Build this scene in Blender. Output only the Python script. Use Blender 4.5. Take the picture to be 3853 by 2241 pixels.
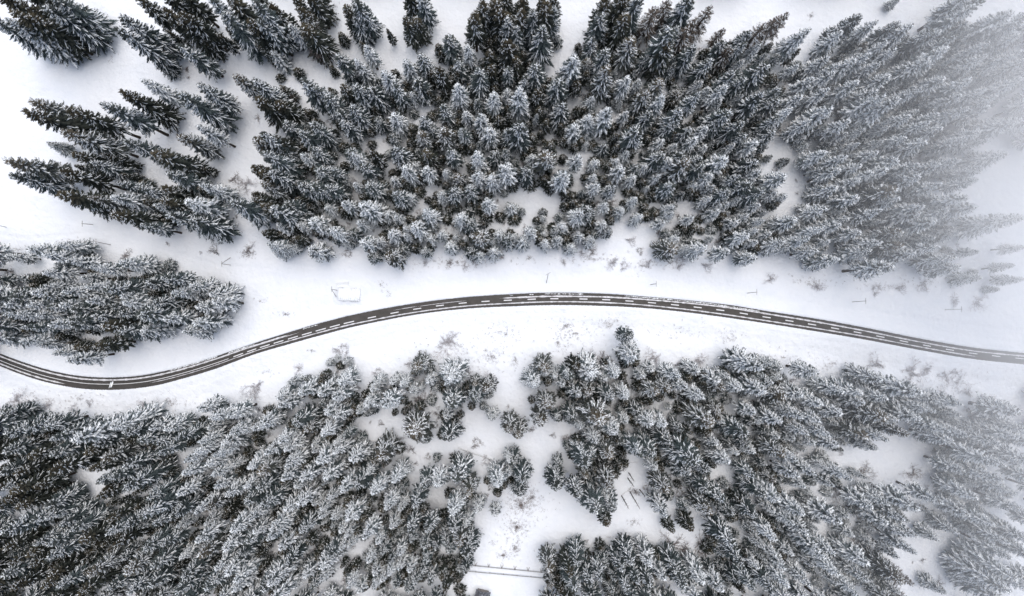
import bpy, bmesh, math, random
import numpy as np
from mathutils import Vector, Matrix, noise

for o in list(bpy.data.objects):
    bpy.data.objects.remove(o)
SC = bpy.context.scene
COL = SC.collection
R = math.radians

# ------------------------------------------------------------------ camera
CAM_H = 240.0                      # drone height above the valley floor, looking straight down
PXW, PXH = 3853.0, 2241.0
GW = CAM_H * 36.0 / 24.0           # ground width in view: 360 m
S = GW / PXW                       # metres per photo pixel on the ground
cam = bpy.data.cameras.new("camera")
cam.lens, cam.sensor_width = 24.0, 36.0
cam.clip_start, cam.clip_end = 0.5, 5000.0
cam_ob = bpy.data.objects.new("camera", cam)
cam_ob.location = (0, 0, CAM_H)
COL.objects.link(cam_ob)
SC.camera = cam_ob

# ------------------------------------------------------------------ sky, sun, exposure
SUN_EL, SUN_AZ = R(76), R(20)
W = bpy.data.worlds.new("World")
SC.world = W
W.use_nodes = True
wn = W.node_tree
sky = wn.nodes.new("ShaderNodeTexSky")
sky.sky_type = 'NISHITA'
sky.sun_disc = False
sky.sun_elevation, sky.sun_rotation = SUN_EL, SUN_AZ
sky.air_density, sky.dust_density, sky.ozone_density = 1.0, 4.0, 1.0
veil = wn.nodes.new("ShaderNodeHueSaturation")      # the even grey of a snow-cloud sky
veil.inputs["Saturation"].default_value = 1.0
wn.links.new(sky.outputs[0], veil.inputs["Color"])
wn.links.new(veil.outputs[0], wn.nodes["Background"].inputs[0])
wn.nodes["Background"].inputs[1].default_value = 0.095
sun = bpy.data.lights.new("sun", 'SUN')
sun.energy, sun.angle, sun.color = 1.5, R(75), (0.985, 0.995, 1.0)
sun_ob = bpy.data.objects.new("sun", sun)
d = Vector((math.sin(SUN_AZ) * math.cos(SUN_EL), math.cos(SUN_AZ) * math.cos(SUN_EL), math.sin(SUN_EL)))
sun_ob.rotation_euler = d.to_track_quat('Z', 'Y').to_euler()
sun_ob.location = d * 200
COL.objects.link(sun_ob)
SC.view_settings.view_transform = 'Standard'
SC.view_settings.look = 'None'
SC.view_settings.gamma = 1.0
SC.view_settings.exposure = 0.45
SC.view_settings.use_curve_mapping = False
SC.render.engine = 'CYCLES'
cy = SC.cycles
cy.use_denoising = True
cy.max_bounces, cy.diffuse_bounces, cy.volume_bounces = 16, 6, 14
cy.transparent_max_bounces = 8
cy.use_adaptive_sampling = False

MIST_DENSITY = 0.06

# ------------------------------------------------------------------ helpers
def G(px, py, h=0.0):
    """ground point (metres) of a thing whose point at height h shows at photo pixel px, py"""
    k = (CAM_H - h) / CAM_H
    return ((px - PXW / 2) * S * k, (PXH / 2 - py) * S * k)

TILE = {'A': 0, 'B': 560, 'C': 1120, 'D': 1680}
def T(name, x, y):
    """photo pixel of a point read in one of the 4 x 4 enlarged tiles"""
    return ((0, 963, 1926, 2889)[int(name[1]) - 1] + x / 2.613, TILE[name[0]] + y / 2.613)

def mesh(name, verts, faces, mats, midx=None, smooth=False):
    me = bpy.data.meshes.new(name)
    me.from_pydata(verts, [], faces)
    for m in mats:
        me.materials.append(m)
    if midx is not None:
        me.polygons.foreach_set("material_index", np.asarray(midx, dtype=np.int32))
    if smooth:
        me.polygons.foreach_set("use_smooth", np.ones(len(me.polygons), dtype=bool))
    me.update()
    return me

def link(name, data, parent=None, loc=(0, 0, 0), rot=(0, 0, 0), scale=(1, 1, 1), label=None, cat=None, group=None, kind=None):
    o = bpy.data.objects.new(name, data)
    o.location, o.rotation_euler, o.scale = loc, rot, scale
    COL.objects.link(o)
    if parent is not None:
        o.parent = parent
    tag(o, label, cat, group, kind)
    return o

def tag(o, label=None, cat=None, group=None, kind=None):
    if label: o["label"] = label
    if cat: o["category"] = cat
    if group: o["group"] = group
    if kind: o["kind"] = kind

def tube(V, F, pts, radii, n=6, cap=True):
    """adds a tapered tube along pts"""
    base = len(V)
    pts = [Vector(p) for p in pts]
    for i, p in enumerate(pts):
        t = (pts[min(i + 1, len(pts) - 1)] - pts[max(i - 1, 0)]).normalized()
        a = t.cross(Vector((0, 0, 1)) if abs(t.z) < 0.9 else Vector((1, 0, 0))).normalized()
        b = t.cross(a)
        for k in range(n):
            an = 2 * math.pi * k / n
            V.append(tuple(p + (a * math.cos(an) + b * math.sin(an)) * radii[i]))
    for i in range(len(pts) - 1):
        for k in range(n):
            k2 = (k + 1) % n
            F.append((base + i * n + k, base + i * n + k2, base + (i + 1) * n + k2, base + (i + 1) * n + k))
    if cap:
        F.append(tuple(base + k for k in range(n))[::-1])
        F.append(tuple(base + (len(pts) - 1) * n + k for k in range(n)))

def box(V, F, c, s, rot=0.0):
    base = len(V)
    cr, sr = math.cos(rot), math.sin(rot)
    for dz in (-.5, .5):
        for dx, dy in ((-.5, -.5), (.5, -.5), (.5, .5), (-.5, .5)):
            x, y = dx * s[0], dy * s[1]
            V.append((c[0] + x * cr - y * sr, c[1] + x * sr + y * cr, c[2] + dz * s[2]))
    for f in ((3, 2, 1, 0), (4, 5, 6, 7), (0, 1, 5, 4), (1, 2, 6, 5), (2, 3, 7, 6), (3, 0, 4, 7)):
        F.append(tuple(base + i for i in f))

def catmull(xs, ys, x):
    """smooth curve y(x) through the points (Catmull-Rom on uneven knots)"""
    xs, ys = np.asarray(xs, float), np.asarray(ys, float)
    m = np.gradient(ys, xs)
    x = np.asarray(x, float)
    i = np.clip(np.searchsorted(xs, x) - 1, 0, len(xs) - 2)
    h = xs[i + 1] - xs[i]
    t = (x - xs[i]) / h
    return ((2*t**3 - 3*t**2 + 1) * ys[i] + (t**3 - 2*t**2 + t) * h * m[i] + (-2*t**3 + 3*t**2) * ys[i+1] + (t**3 - t**2) * h * m[i+1])

ONES = "zero one two three four five six seven eight nine ten eleven twelve thirteen fourteen fifteen sixteen seventeen eighteen nineteen".split()
TENS = ". . twenty thirty forty fifty sixty seventy eighty ninety".split()
def number(n):
    n = int(min(max(n, 0), 99))
    return ONES[n] if n < 20 else TENS[n // 10] + ("-" + ONES[n % 10] if n % 10 else "")
seen_labels = set()
def place(px, py):
    """where a thing shows in the photo, in words"""
    return f"{number(round(px / PXW * 100))} percent across, {number(round(py / PXH * 100))} percent down"
def placed_label(text, px, py):
    for dx, dy in ((0, 0), (20, 0), (-20, 0), (0, 12), (0, -12), (20, 12), (-20, -12), (20, -12), (-20, 12)):
        lb = text + ", " + place(px + dx, py + dy)
        if lb not in seen_labels:
            break
    seen_labels.add(lb)
    return lb

# ------------------------------------------------------------------ materials
def mat(name, rough=0.9, spec=0.2):
    m = bpy.data.materials.new(name)
    m.use_nodes = True
    b = m.node_tree.nodes["Principled BSDF"]
    b.inputs["Roughness"].default_value = rough
    b.inputs["Specular IOR Level"].default_value = spec
    return m, m.node_tree, b

def N(nt, kind, **kw):
    n = nt.nodes.new(kind)
    for k, v in kw.items():
        if k.startswith("i_"):
            n.inputs[k[2:].replace("_", " ")].default_value = v
        else:
            setattr(n, k, v)
    return n

def ramp(nt, fac, stops):
    r = nt.nodes.new("ShaderNodeValToRGB")
    e = r.color_ramp.elements
    while len(e) < len(stops):
        e.new(0.5)
    for i, (p, c) in enumerate(stops):
        e[i].position, e[i].color = p, (*c, 1)
    nt.links.new(fac, r.inputs[0])
    return r

def noisy(name, stops, scale=4.0, detail=4.0, rough=0.9, spec=0.2, bump=0.0, bscale=None, coord="Object"):
    m, nt, b = mat(name, rough, spec)
    tc = N(nt, "ShaderNodeTexCoord")
    nz = N(nt, "ShaderNodeTexNoise", i_Scale=scale, i_Detail=detail)
    nt.links.new(tc.outputs[coord], nz.inputs["Vector"])
    r = ramp(nt, nz.outputs["Fac"], stops)
    nt.links.new(r.outputs[0], b.inputs["Base Color"])
    if bump:
        n2 = N(nt, "ShaderNodeTexNoise", i_Scale=bscale or scale, i_Detail=5.0)
        nt.links.new(tc.outputs[coord], n2.inputs["Vector"])
        bp = N(nt, "ShaderNodeBump", i_Strength=1.0, i_Distance=bump)
        nt.links.new(n2.outputs["Fac"], bp.inputs["Height"])
        nt.links.new(bp.outputs[0], b.inputs["Normal"])
    return m

M_SNOW = noisy("snow_ground", [(0.3, (0.82, 0.855, 0.90)), (0.7, (0.87, 0.895, 0.925))], 0.12, 6, 0.8, 0.15, 0.5, 0.6)
M_TSNOW = noisy("snow_on_trees", [(0.3, (0.85, 0.89, 0.91)), (0.7, (0.93, 0.945, 0.95))], 1.2, 3, 0.85, 0.1)
M_BARK = noisy("bark", [(0.3, (0.035, 0.028, 0.024)), (0.7, (0.085, 0.068, 0.055))], 5, 4, 0.95, 0.1)
M_TWIG = noisy("bare_twigs", [(0.3, (0.28, 0.26, 0.27)), (0.7, (0.52, 0.50, 0.51))], 1.5, 3, 0.95, 0.1)
M_BROWNTWIG = noisy("brown_twigs", [(0.3, (0.12, 0.10, 0.095)), (0.7, (0.28, 0.245, 0.235))], 1.5, 3, 0.95, 0.1)
M_WOOD = noisy("weathered_wood", [(0.3, (0.15, 0.135, 0.125)), (0.7, (0.30, 0.275, 0.255))], 6, 4, 0.9, 0.15)

M_POLE = noisy("pole_wood", [(0.3, (0.30, 0.29, 0.28)), (0.7, (0.46, 0.45, 0.44))], 3, 3, 0.9, 0.1)
M_CAKED = noisy("snow_caked_wood", [(0.35, (0.40, 0.39, 0.39)), (0.65, (0.74, 0.75, 0.78))], 2.0, 4, 0.9, 0.1)

def needles(name, c1, c2, cone=0.0, rime=0.0):
    m, nt, b = mat(name, 0.9, 0.12)
    tc = N(nt, "ShaderNodeTexCoord")
    nz = N(nt, "ShaderNodeTexNoise", i_Scale=1.3, i_Detail=4.0)
    nt.links.new(tc.outputs["Object"], nz.inputs["Vector"])
    r = ramp(nt, nz.outputs["Fac"], [(0.32, c1), (0.68, c2)])
    out = r.outputs[0]
    if cone:
        # brown ripe cones hang in the top quarter of the crown
        sep = N(nt, "ShaderNodeSeparateXYZ")
        nt.links.new(tc.outputs["Object"], sep.inputs[0])
        mr = N(nt, "ShaderNodeMapRange")
        mr.inputs["From Min"].default_value, mr.inputs["From Max"].default_value = 19.0, 26.0
        nt.links.new(sep.outputs["Z"], mr.inputs["Value"])
        n2 = N(nt, "ShaderNodeTexNoise", i_Scale=2.6, i_Detail=2.0)
        nt.links.new(tc.outputs["Object"], n2.inputs["Vector"])
        mu = N(nt, "ShaderNodeMath", operation='MULTIPLY')
        nt.links.new(mr.outputs[0], mu.inputs[0]); nt.links.new(n2.outputs["Fac"], mu.inputs[1])
        m2 = N(nt, "ShaderNodeMath", operation='MULTIPLY', use_clamp=True)
        nt.links.new(mu.outputs[0], m2.inputs[0]); m2.inputs[1].default_value = 1.6 * cone
        mx = N(nt, "ShaderNodeMix", data_type='RGBA')
        nt.links.new(m2.outputs[0], mx.inputs["Factor"])
        nt.links.new(out, mx.inputs[6])
        mx.inputs[7].default_value = (0.12, 0.09, 0.052, 1)
        out = mx.outputs[2]
    if rime:
        # rime frozen onto the needles in small patches
        n3 = N(nt, "ShaderNodeTexNoise", i_Scale=4.5, i_Detail=5.0)
        nt.links.new(tc.outputs["Object"], n3.inputs["Vector"])
        rr = ramp(nt, n3.outputs["Fac"], [(0.47, (0, 0, 0)), (0.66, (rime, rime, rime))])
        mx3 = N(nt, "ShaderNodeMix", data_type='RGBA')
        nt.links.new(rr.outputs[0], mx3.inputs["Factor"])
        nt.links.new(out, mx3.inputs[6])
        mx3.inputs[7].default_value = (0.62, 0.68, 0.72, 1)
        out = mx3.outputs[2]
    # small tone difference from tree to tree
    oi = N(nt, "ShaderNodeObjectInfo")
    hv = N(nt, "ShaderNodeHueSaturation")
    mr2 = N(nt, "ShaderNodeMapRange")
    mr2.inputs["To Min"].default_value, mr2.inputs["To Max"].default_value = 0.75, 1.35
    nt.links.new(oi.outputs["Random"], mr2.inputs["Value"])
    nt.links.new(mr2.outputs[0], hv.inputs["Value"])
    nt.links.new(out, hv.inputs["Color"])
    nt.links.new(hv.outputs[0], b.inputs["Base Color"])
    return m

M_NEED = needles("spruce_needles", (0.021, 0.032, 0.033), (0.048, 0.063, 0.062), 0.2, 0.14)
M_RIMED = needles("rimed_spruce_needles", (0.026, 0.039, 0.041), (0.058, 0.075, 0.075), 0.2, 0.40)
M_OLIVE = needles("dark_spruce_needles", (0.020, 0.026, 0.023), (0.046, 0.049, 0.041), 0.45)
M_CONE = needles("spruce_needles_with_cones", (0.024, 0.029, 0.026), (0.055, 0.058, 0.047), 0.8, 0.20)
M_LARCH = needles("larch_twigs", (0.05, 0.044, 0.038), (0.12, 0.10, 0.085), 0.0)

# ------------------------------------------------------------------ the road's two edges, read from the photograph
EDGE_T = [(-320, 1175)] + [T(*p) for p in (
    [('C1', x, y) for x, y in ((0, 545), (200, 620), (400, 685), (600, 735), (800, 768), (1000, 780), (1200, 778), (1400, 760), (1600, 722), (1800, 672), (2100, 580))] +
    [('C2', x, y) for x, y in ((0, 440), (300, 345), (600, 255), (900, 178), (1200, 115), (1500, 62), (1800, 20), (2100, -12))] +
    [('B3', x, y) for x, y in ((0, 1425), (300, 1412), (600, 1412), (900, 1420), (1200, 1440), (1540, 1469))] +
    [('C3', x, y) for x, y in ((1800, 30), (2100, 63))] +
    [('C4', x, y) for x, y in ((0, 130), (500, 208), (1000, 300), (1500, 400), (2000, 485), (2480, 538))])] + [(4170, 1355)]
EDGE_B = [(-320, 1222)] + [T(*p) for p in (
    [('C1', x, y) for x, y in ((0, 672), (200, 750), (400, 815), (600, 862), (800, 893), (1000, 905), (1150, 904), (1300, 895), (1500, 868), (1800, 795), (2100, 705))] +
    [('C2', x, y) for x, y in ((0, 552), (300, 464), (600, 380), (900, 300), (1200, 235), (1500, 178), (1800, 135), (2100, 105))] +
    [('C3', x, y) for x, y in ((0, 85), (400, 73), (800, 78), (1200, 95), (1600, 130), (2000, 180))] +
    [('C4', x, y) for x, y in ((0, 255), (500, 335), (1000, 420), (1500, 515), (2000, 600), (2480, 652))])] + [(4170, 1400)]
def edge(e, x):
    return catmull([p[0] for p in e], [p[1] for p in e], x)
def road_px(x, v):
    a, b = edge(EDGE_T, x), edge(EDGE_B, x)
    return a + (b - a) * v
def road_xy(x, v):
    y = road_px(x, v)
    return (np.asarray(x, float) - PXW / 2) * S, (PXH / 2 - y) * S

# ------------------------------------------------------------------ snow-covered ground
rs = np.random.RandomState(5)
VN = {}
def vnoise(x, y, cell, seed):
    """smooth value noise on arrays"""
    if seed not in VN:
        VN[seed] = np.random.RandomState(seed).rand(256, 256)
    g = VN[seed]
    X, Y = x / cell + 1000.3, y / cell + 1000.7
    i, j = np.floor(X).astype(int), np.floor(Y).astype(int)
    fx, fy = X - i, Y - j
    fx, fy = fx * fx * (3 - 2 * fx), fy * fy * (3 - 2 * fy)
    a, b = g[i % 256, j % 256], g[(i + 1) % 256, j % 256]
    c, d_ = g[i % 256, (j + 1) % 256], g[(i + 1) % 256, (j + 1) % 256]
    return (a * (1 - fx) + b * fx) * (1 - fy) + (c * (1 - fx) + d_ * fx) * fy

# sled and tyre tracks on the farm track beside the road (photo pixels)
TRACKS = [
    [(-100, 872), (120, 893), (300, 880), (420, 870)],
    [(330, 850), (500, 905), (700, 965), (860, 1012), (1000, 1035), (1150, 1030), (1300, 1015), (1400, 1020), (1480, 1075)],
    [(300, 862), (480, 916), (680, 977), (850, 1026), (1000, 1050), (1150, 1045), (1290, 1032), (1370, 1040), (1440, 1085)],
    [(400, 860), (600, 935), (800, 990), (960, 1010), (1120, 1008), (1240, 1000)],
    [(2000, 1065), (2400, 1075), (2800, 1110), (3200, 1160), (3600, 1215), (3900, 1250)],
    [(3200, 1190), (3500, 1240), (3700, 1272), (3900, 1290)],
]
def ground_z(x, y):
    px = x / S + PXW / 2
    z = 0.55 * (vnoise(x, y, 34, 1) - .5) + 0.30 * (vnoise(x, y, 11, 2) - .5) + 0.26 * (vnoise(x, y, 3.2, 3) - .5) + 0.14 * (vnoise(x, y, 1.5, 4) - .5)
    ty = (PXH / 2 - edge(EDGE_T, np.clip(px, -310, 4160))) * S
    by = (PXH / 2 - edge(EDGE_B, np.clip(px, -310, 4160))) * S
    dn, ds = y - ty, by - y                       # metres outside the north / south edge
    on = np.minimum(np.maximum(dn, ds), 60)
    k = np.clip((on - 0.2) / 7.0, 0, 1)
    k = k * k * (3 - 2 * k)
    z = z * k - 0.06 * (1 - k)
    # ploughed bank beside the tarmac, then a shallow ditch on the south side
    bank = np.where(on > 0, np.exp(-((on - 1.3) / 0.9) ** 2), 0)
    z = z + bank * (0.34 + 0.28 * (vnoise(x, y, 1.6, 8) - .5))
    z = z - np.where(ds > 0, 0.75 * np.exp(-((ds - 7.5) / 3.0) ** 2), 0) - np.where(dn > 0, 0.35 * np.exp(-((dn - 6.0) / 2.2) ** 2), 0)
    for tr in TRACKS:
        xs, ys = [p[0] for p in tr], [p[1] for p in tr]
        inside = (px > xs[0]) & (px < xs[-1])
        cyy = (PXH / 2 - catmull(xs, ys, np.clip(px, xs[0], xs[-1]))) * S
        z = z - np.where(inside, 0.22 * np.exp(-((y - cyy) / 0.42) ** 2), 0)
    return z

gx = np.concatenate([[-620, -420, -300], np.linspace(-215, 215, 620), [300, 420, 620]])
gy = np.concatenate([[-620, -420, -250], np.linspace(-140, 140, 430), [250, 420, 620]])
GX, GY = np.meshgrid(gx, gy)
GZ = ground_z(GX.ravel(), GY.ravel())
GZ = np.where((np.abs(GX.ravel()) > 216) | (np.abs(GY.ravel()) > 141), 0.0, GZ)
nx, ny = len(gx), len(gy)
gv = np.stack([GX.ravel(), GY.ravel(), GZ], 1)
ii = (np.arange(ny - 1)[:, None] * nx + np.arange(nx - 1)[None, :]).ravel()
gf = np.stack([ii, ii + 1, ii + 1 + nx, ii + nx], 1)
gm = mesh("ground", gv.tolist(), gf.tolist(), [M_SNOW], smooth=True)
ground = link("ground", gm, label="snow-covered valley floor with faint tracks and ploughed banks", kind="structure")
def gz(x, y):
    return float(ground_z(np.array([x]), np.array([y]))[0])

# ------------------------------------------------------------------ the road
M_ASPH, nt, b_ = mat("wet_asphalt", 0.55, 0.35)
tc = N(nt, "ShaderNodeTexCoord")
n1 = N(nt, "ShaderNodeTexNoise", i_Scale=0.5, i_Detail=6.0)
n2 = N(nt, "ShaderNodeTexNoise", i_Scale=9.0, i_Detail=3.0)
for n_ in (n1, n2):
    nt.links.new(tc.outputs["Object"], n_.inputs["Vector"])
r1 = ramp(nt, n1.outputs["Fac"], [(0.3, (0.040, 0.036, 0.032)), (0.7, (0.066, 0.060, 0.054))])
r2 = ramp(nt, n2.outputs["Fac"], [(0.62, (0, 0, 0)), (0.76, (0.10, 0.10, 0.10))])   # grit and half-melted flakes
ad = N(nt, "ShaderNodeMix", data_type='RGBA', blend_type='ADD')
ad.inputs["Factor"].default_value = 0.6
nt.links.new(r1.outputs[0], ad.inputs[6]); nt.links.new(r2.outputs[0], ad.inputs[7])
nt.links.new(ad.outputs[2], b_.inputs["Base Color"])

def ribbon(name, xs, va, vb, z, m, parent, jag=0.0, prof=None):
    """a strip of the road between the lane fractions va and vb over photo columns xs"""
    V, F = [], []
    for i, x in enumerate(xs):
        a_ = (va[i] if hasattr(va, '__len__') else va) + (rs.uniform(-jag, jag) if jag else 0)
        c_ = (vb[i] if hasattr(vb, '__len__') else vb) + (rs.uniform(-jag, jag) if jag else 0)
        for q, zz in ((a_, z), ((a_ + c_) / 2, z + (prof or 0)), (c_, z)):
            X, Y = road_xy(x, q)
            V.append((float(X), float(Y), zz))
    for i in range(len(xs) - 1):
        for q in (0, 1):
            F.append((3 * i + q, 3 * i + q + 1, 3 * i + q + 4, 3 * i + q + 3)[::-1])
    return link(name, mesh(name, V, F, [m]), parent)

xs_full = np.arange(-300, 4150, 3.0)
road = ribbon("road", xs_full, 0.0, 1.0, 0.02, M_ASPH, None, 0.010)
tag(road, "curving two-lane asphalt road cleared of snow", kind="structure")

M_PAINT = noisy("road_paint", [(0.3, (0.70, 0.71, 0.72)), (0.6, (0.84, 0.84, 0.84))], 2.0, 3, 0.6, 0.3)
M_SLUSH, nt, b_ = mat("slush", 0.6, 0.35)
tc = N(nt, "ShaderNodeTexCoord")
n1 = N(nt, "ShaderNodeTexNoise", i_Scale=1.4, i_Detail=5.0)
nt.links.new(tc.outputs["Object"], n1.inputs["Vector"])
r1 = ramp(nt, n1.outputs["Fac"], [(0.30, (0.36, 0.345, 0.34)), (0.46, (0.64, 0.635, 0.65)), (0.7, (0.78, 0.785, 0.80))])
nt.links.new(r1.outputs[0], b_.inputs["Base Color"])

VC = 0.545
# solid centre line through the bend, then dashes
ribbon("solid_line", np.arange(-300, 862, 4.0), VC - .022, VC + .022, 0.030, M_PAINT, road)
dashes = []
for tl, lst in (('C1', [(2295, 2390), (2430, 2519)]),
                ('C2', [(40, 135), (175, 270), (315, 412), (452, 548), (588, 687), (727, 825), (863, 965), (1100, 1180), (1323, 1402), (1547, 1625), (1770, 1848), (1994, 2072), (2218, 2297), (2437, 2516)]),
                ('C3', [(155, 235), (378, 457), (665, 743), (888, 967), (1117, 1195), (1338, 1417), (1565, 1643), (1788, 1866), (2010, 2088), (2240, 2320), (2465, 2545)]),
                ('C4', [(173, 252), (395, 475), (622, 700), (845, 920), (1067, 1147), (1297, 1380), (1525, 1603), (1750, 1830), (1978, 2060), (2205, 2287), (2433, 2515), (2660, 2740)])):
    for a_, c_ in lst:
        x0, x1 = T(tl, a_, 0)[0], T(tl, c_, 0)[0]
        v = VC - 0.06 * min(1, max(0, (x0 - 1300) / 400)) + 0.02 * min(1, max(0, (x0 - 2600) / 400))
        ribbon("centre_dash", np.linspace(x0, x1, 6), v - .038, v + .038, 0.030, M_PAINT, road)
# slush ridges left between the wheel tracks
def slush(x0, x1, v, w, jag=.016):
    xs = np.arange(x0, x1, 2.5)
    n = len(xs)
    vv = np.array([v(x) if callable(v) else v for x in xs])
    ww = w * (0.75 + 0.5 * np.array([noise.noise((x * .06, v(x) * 9 if callable(v) else v * 9, 3)) for x in xs])) 
    fade = np.clip(np.minimum(np.arange(n), np.arange(n)[::-1]) / 14.0, 0.08, 1)
    ww = ww * fade
    ribbon("slush_ridge", xs, vv - ww, vv + ww, 0.034, M_SLUSH, road, jag * .4, 0.05)
slush(-300, 1090, lambda x: 0.215, .078)
slush(930, 1130, lambda x: 0.28, .035)
slush(1480, 1580, lambda x: 0.30, .03)
slush(1560, 1760, lambda x: 0.32, .025)
slush(1880, 4140, lambda x: 0.26 + .04 * math.sin(x * .004), .070)
slush(-300, 250, lambda x: 0.80, .065)
slush(560, 960, lambda x: 0.70, .03)
slush(880, 3680, lambda x: 0.745 + .03 * math.sin(x * .005), .058)
# broken snow lumps along the north edge
for x0, x1, v in ((860, 960, .09), (1140, 1196, .10), (2050, 2196, .10), (1918, 1934, .12), (1992, 2008, .12), (2350, 2700, .09), (2700, 2860, .12), (640, 820, .06)):
    xs = np.arange(x0, x1, 2.5)
    ww = np.abs(np.array([noise.noise((x * .16, v * 7, 9)) for x in xs])) * .055 + .008
    ribbon("snow_patch", xs, v - ww, v + ww, 0.036, M_TSNOW, road, .02, 0.05)
# a snow smear across the middle of the bend
V, F = [], []
for k, (xa, v0, v1, w) in enumerate(((422, .32, .80, 3.2), (416, .36, .86, 1.8))):
    for j in range(9):
        v = v0 + (v1 - v0) * j / 8
        xx = xa - (v - .5) * 16
        ww = w * (0.4 + 0.6 * math.sin(math.pi * (j + .6) / 9.2)) * rs.uniform(.7, 1.2)
        for q in (-ww, ww):
            X, Y = road_xy(xx + q, v)
            V.append((float(X), float(Y), 0.040 + .004 * k))
    b0 = k * 18
    for j in range(8):
        F.append((b0 + 2 * j, b0 + 2 * j + 2, b0 + 2 * j + 3, b0 + 2 * j + 1))
link("snow_smear", mesh("snow_smear", V, F, [M_TSNOW]), road)
# the crisp lip of the snow bank overlapping both edges of the tarmac
for v0, sgn in ((0.0, -1), (1.0, 1)):
    V, F = [], []
    prof = ((0.012, 0.03), (-0.012, 0.16), (-0.05, 0.27), (-0.12, 0.34), (-0.24, 0.31), (-0.40, 0.10), (-0.50, -0.22))
    for i, x in enumerate(xs_full):
        j1, j2 = rs.uniform(-.012, .012), rs.uniform(.75, 1.25)
        for q, (off, zz) in enumerate(prof):
            X, Y = road_xy(x, v0 - sgn * (off + (j1 if q < 3 else 0)))
            V.append((float(X), float(Y), zz * (j2 if q < 5 else 1)))
    n = len(prof)
    for i in range(len(xs_full) - 1):
        for q in range(n - 1):
            f = (n * i + q, n * i + q + 1, n * (i + 1) + q + 1, n * (i + 1) + q)
            F.append(f if sgn < 0 else f[::-1])
    sb = link("snow_bank", mesh("snow_bank", V, F, [M_SNOW], smooth=True), None, label="ploughed snow bank along the %s edge of the road" % ("upper" if sgn < 0 else "lower"), kind="structure")

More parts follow.
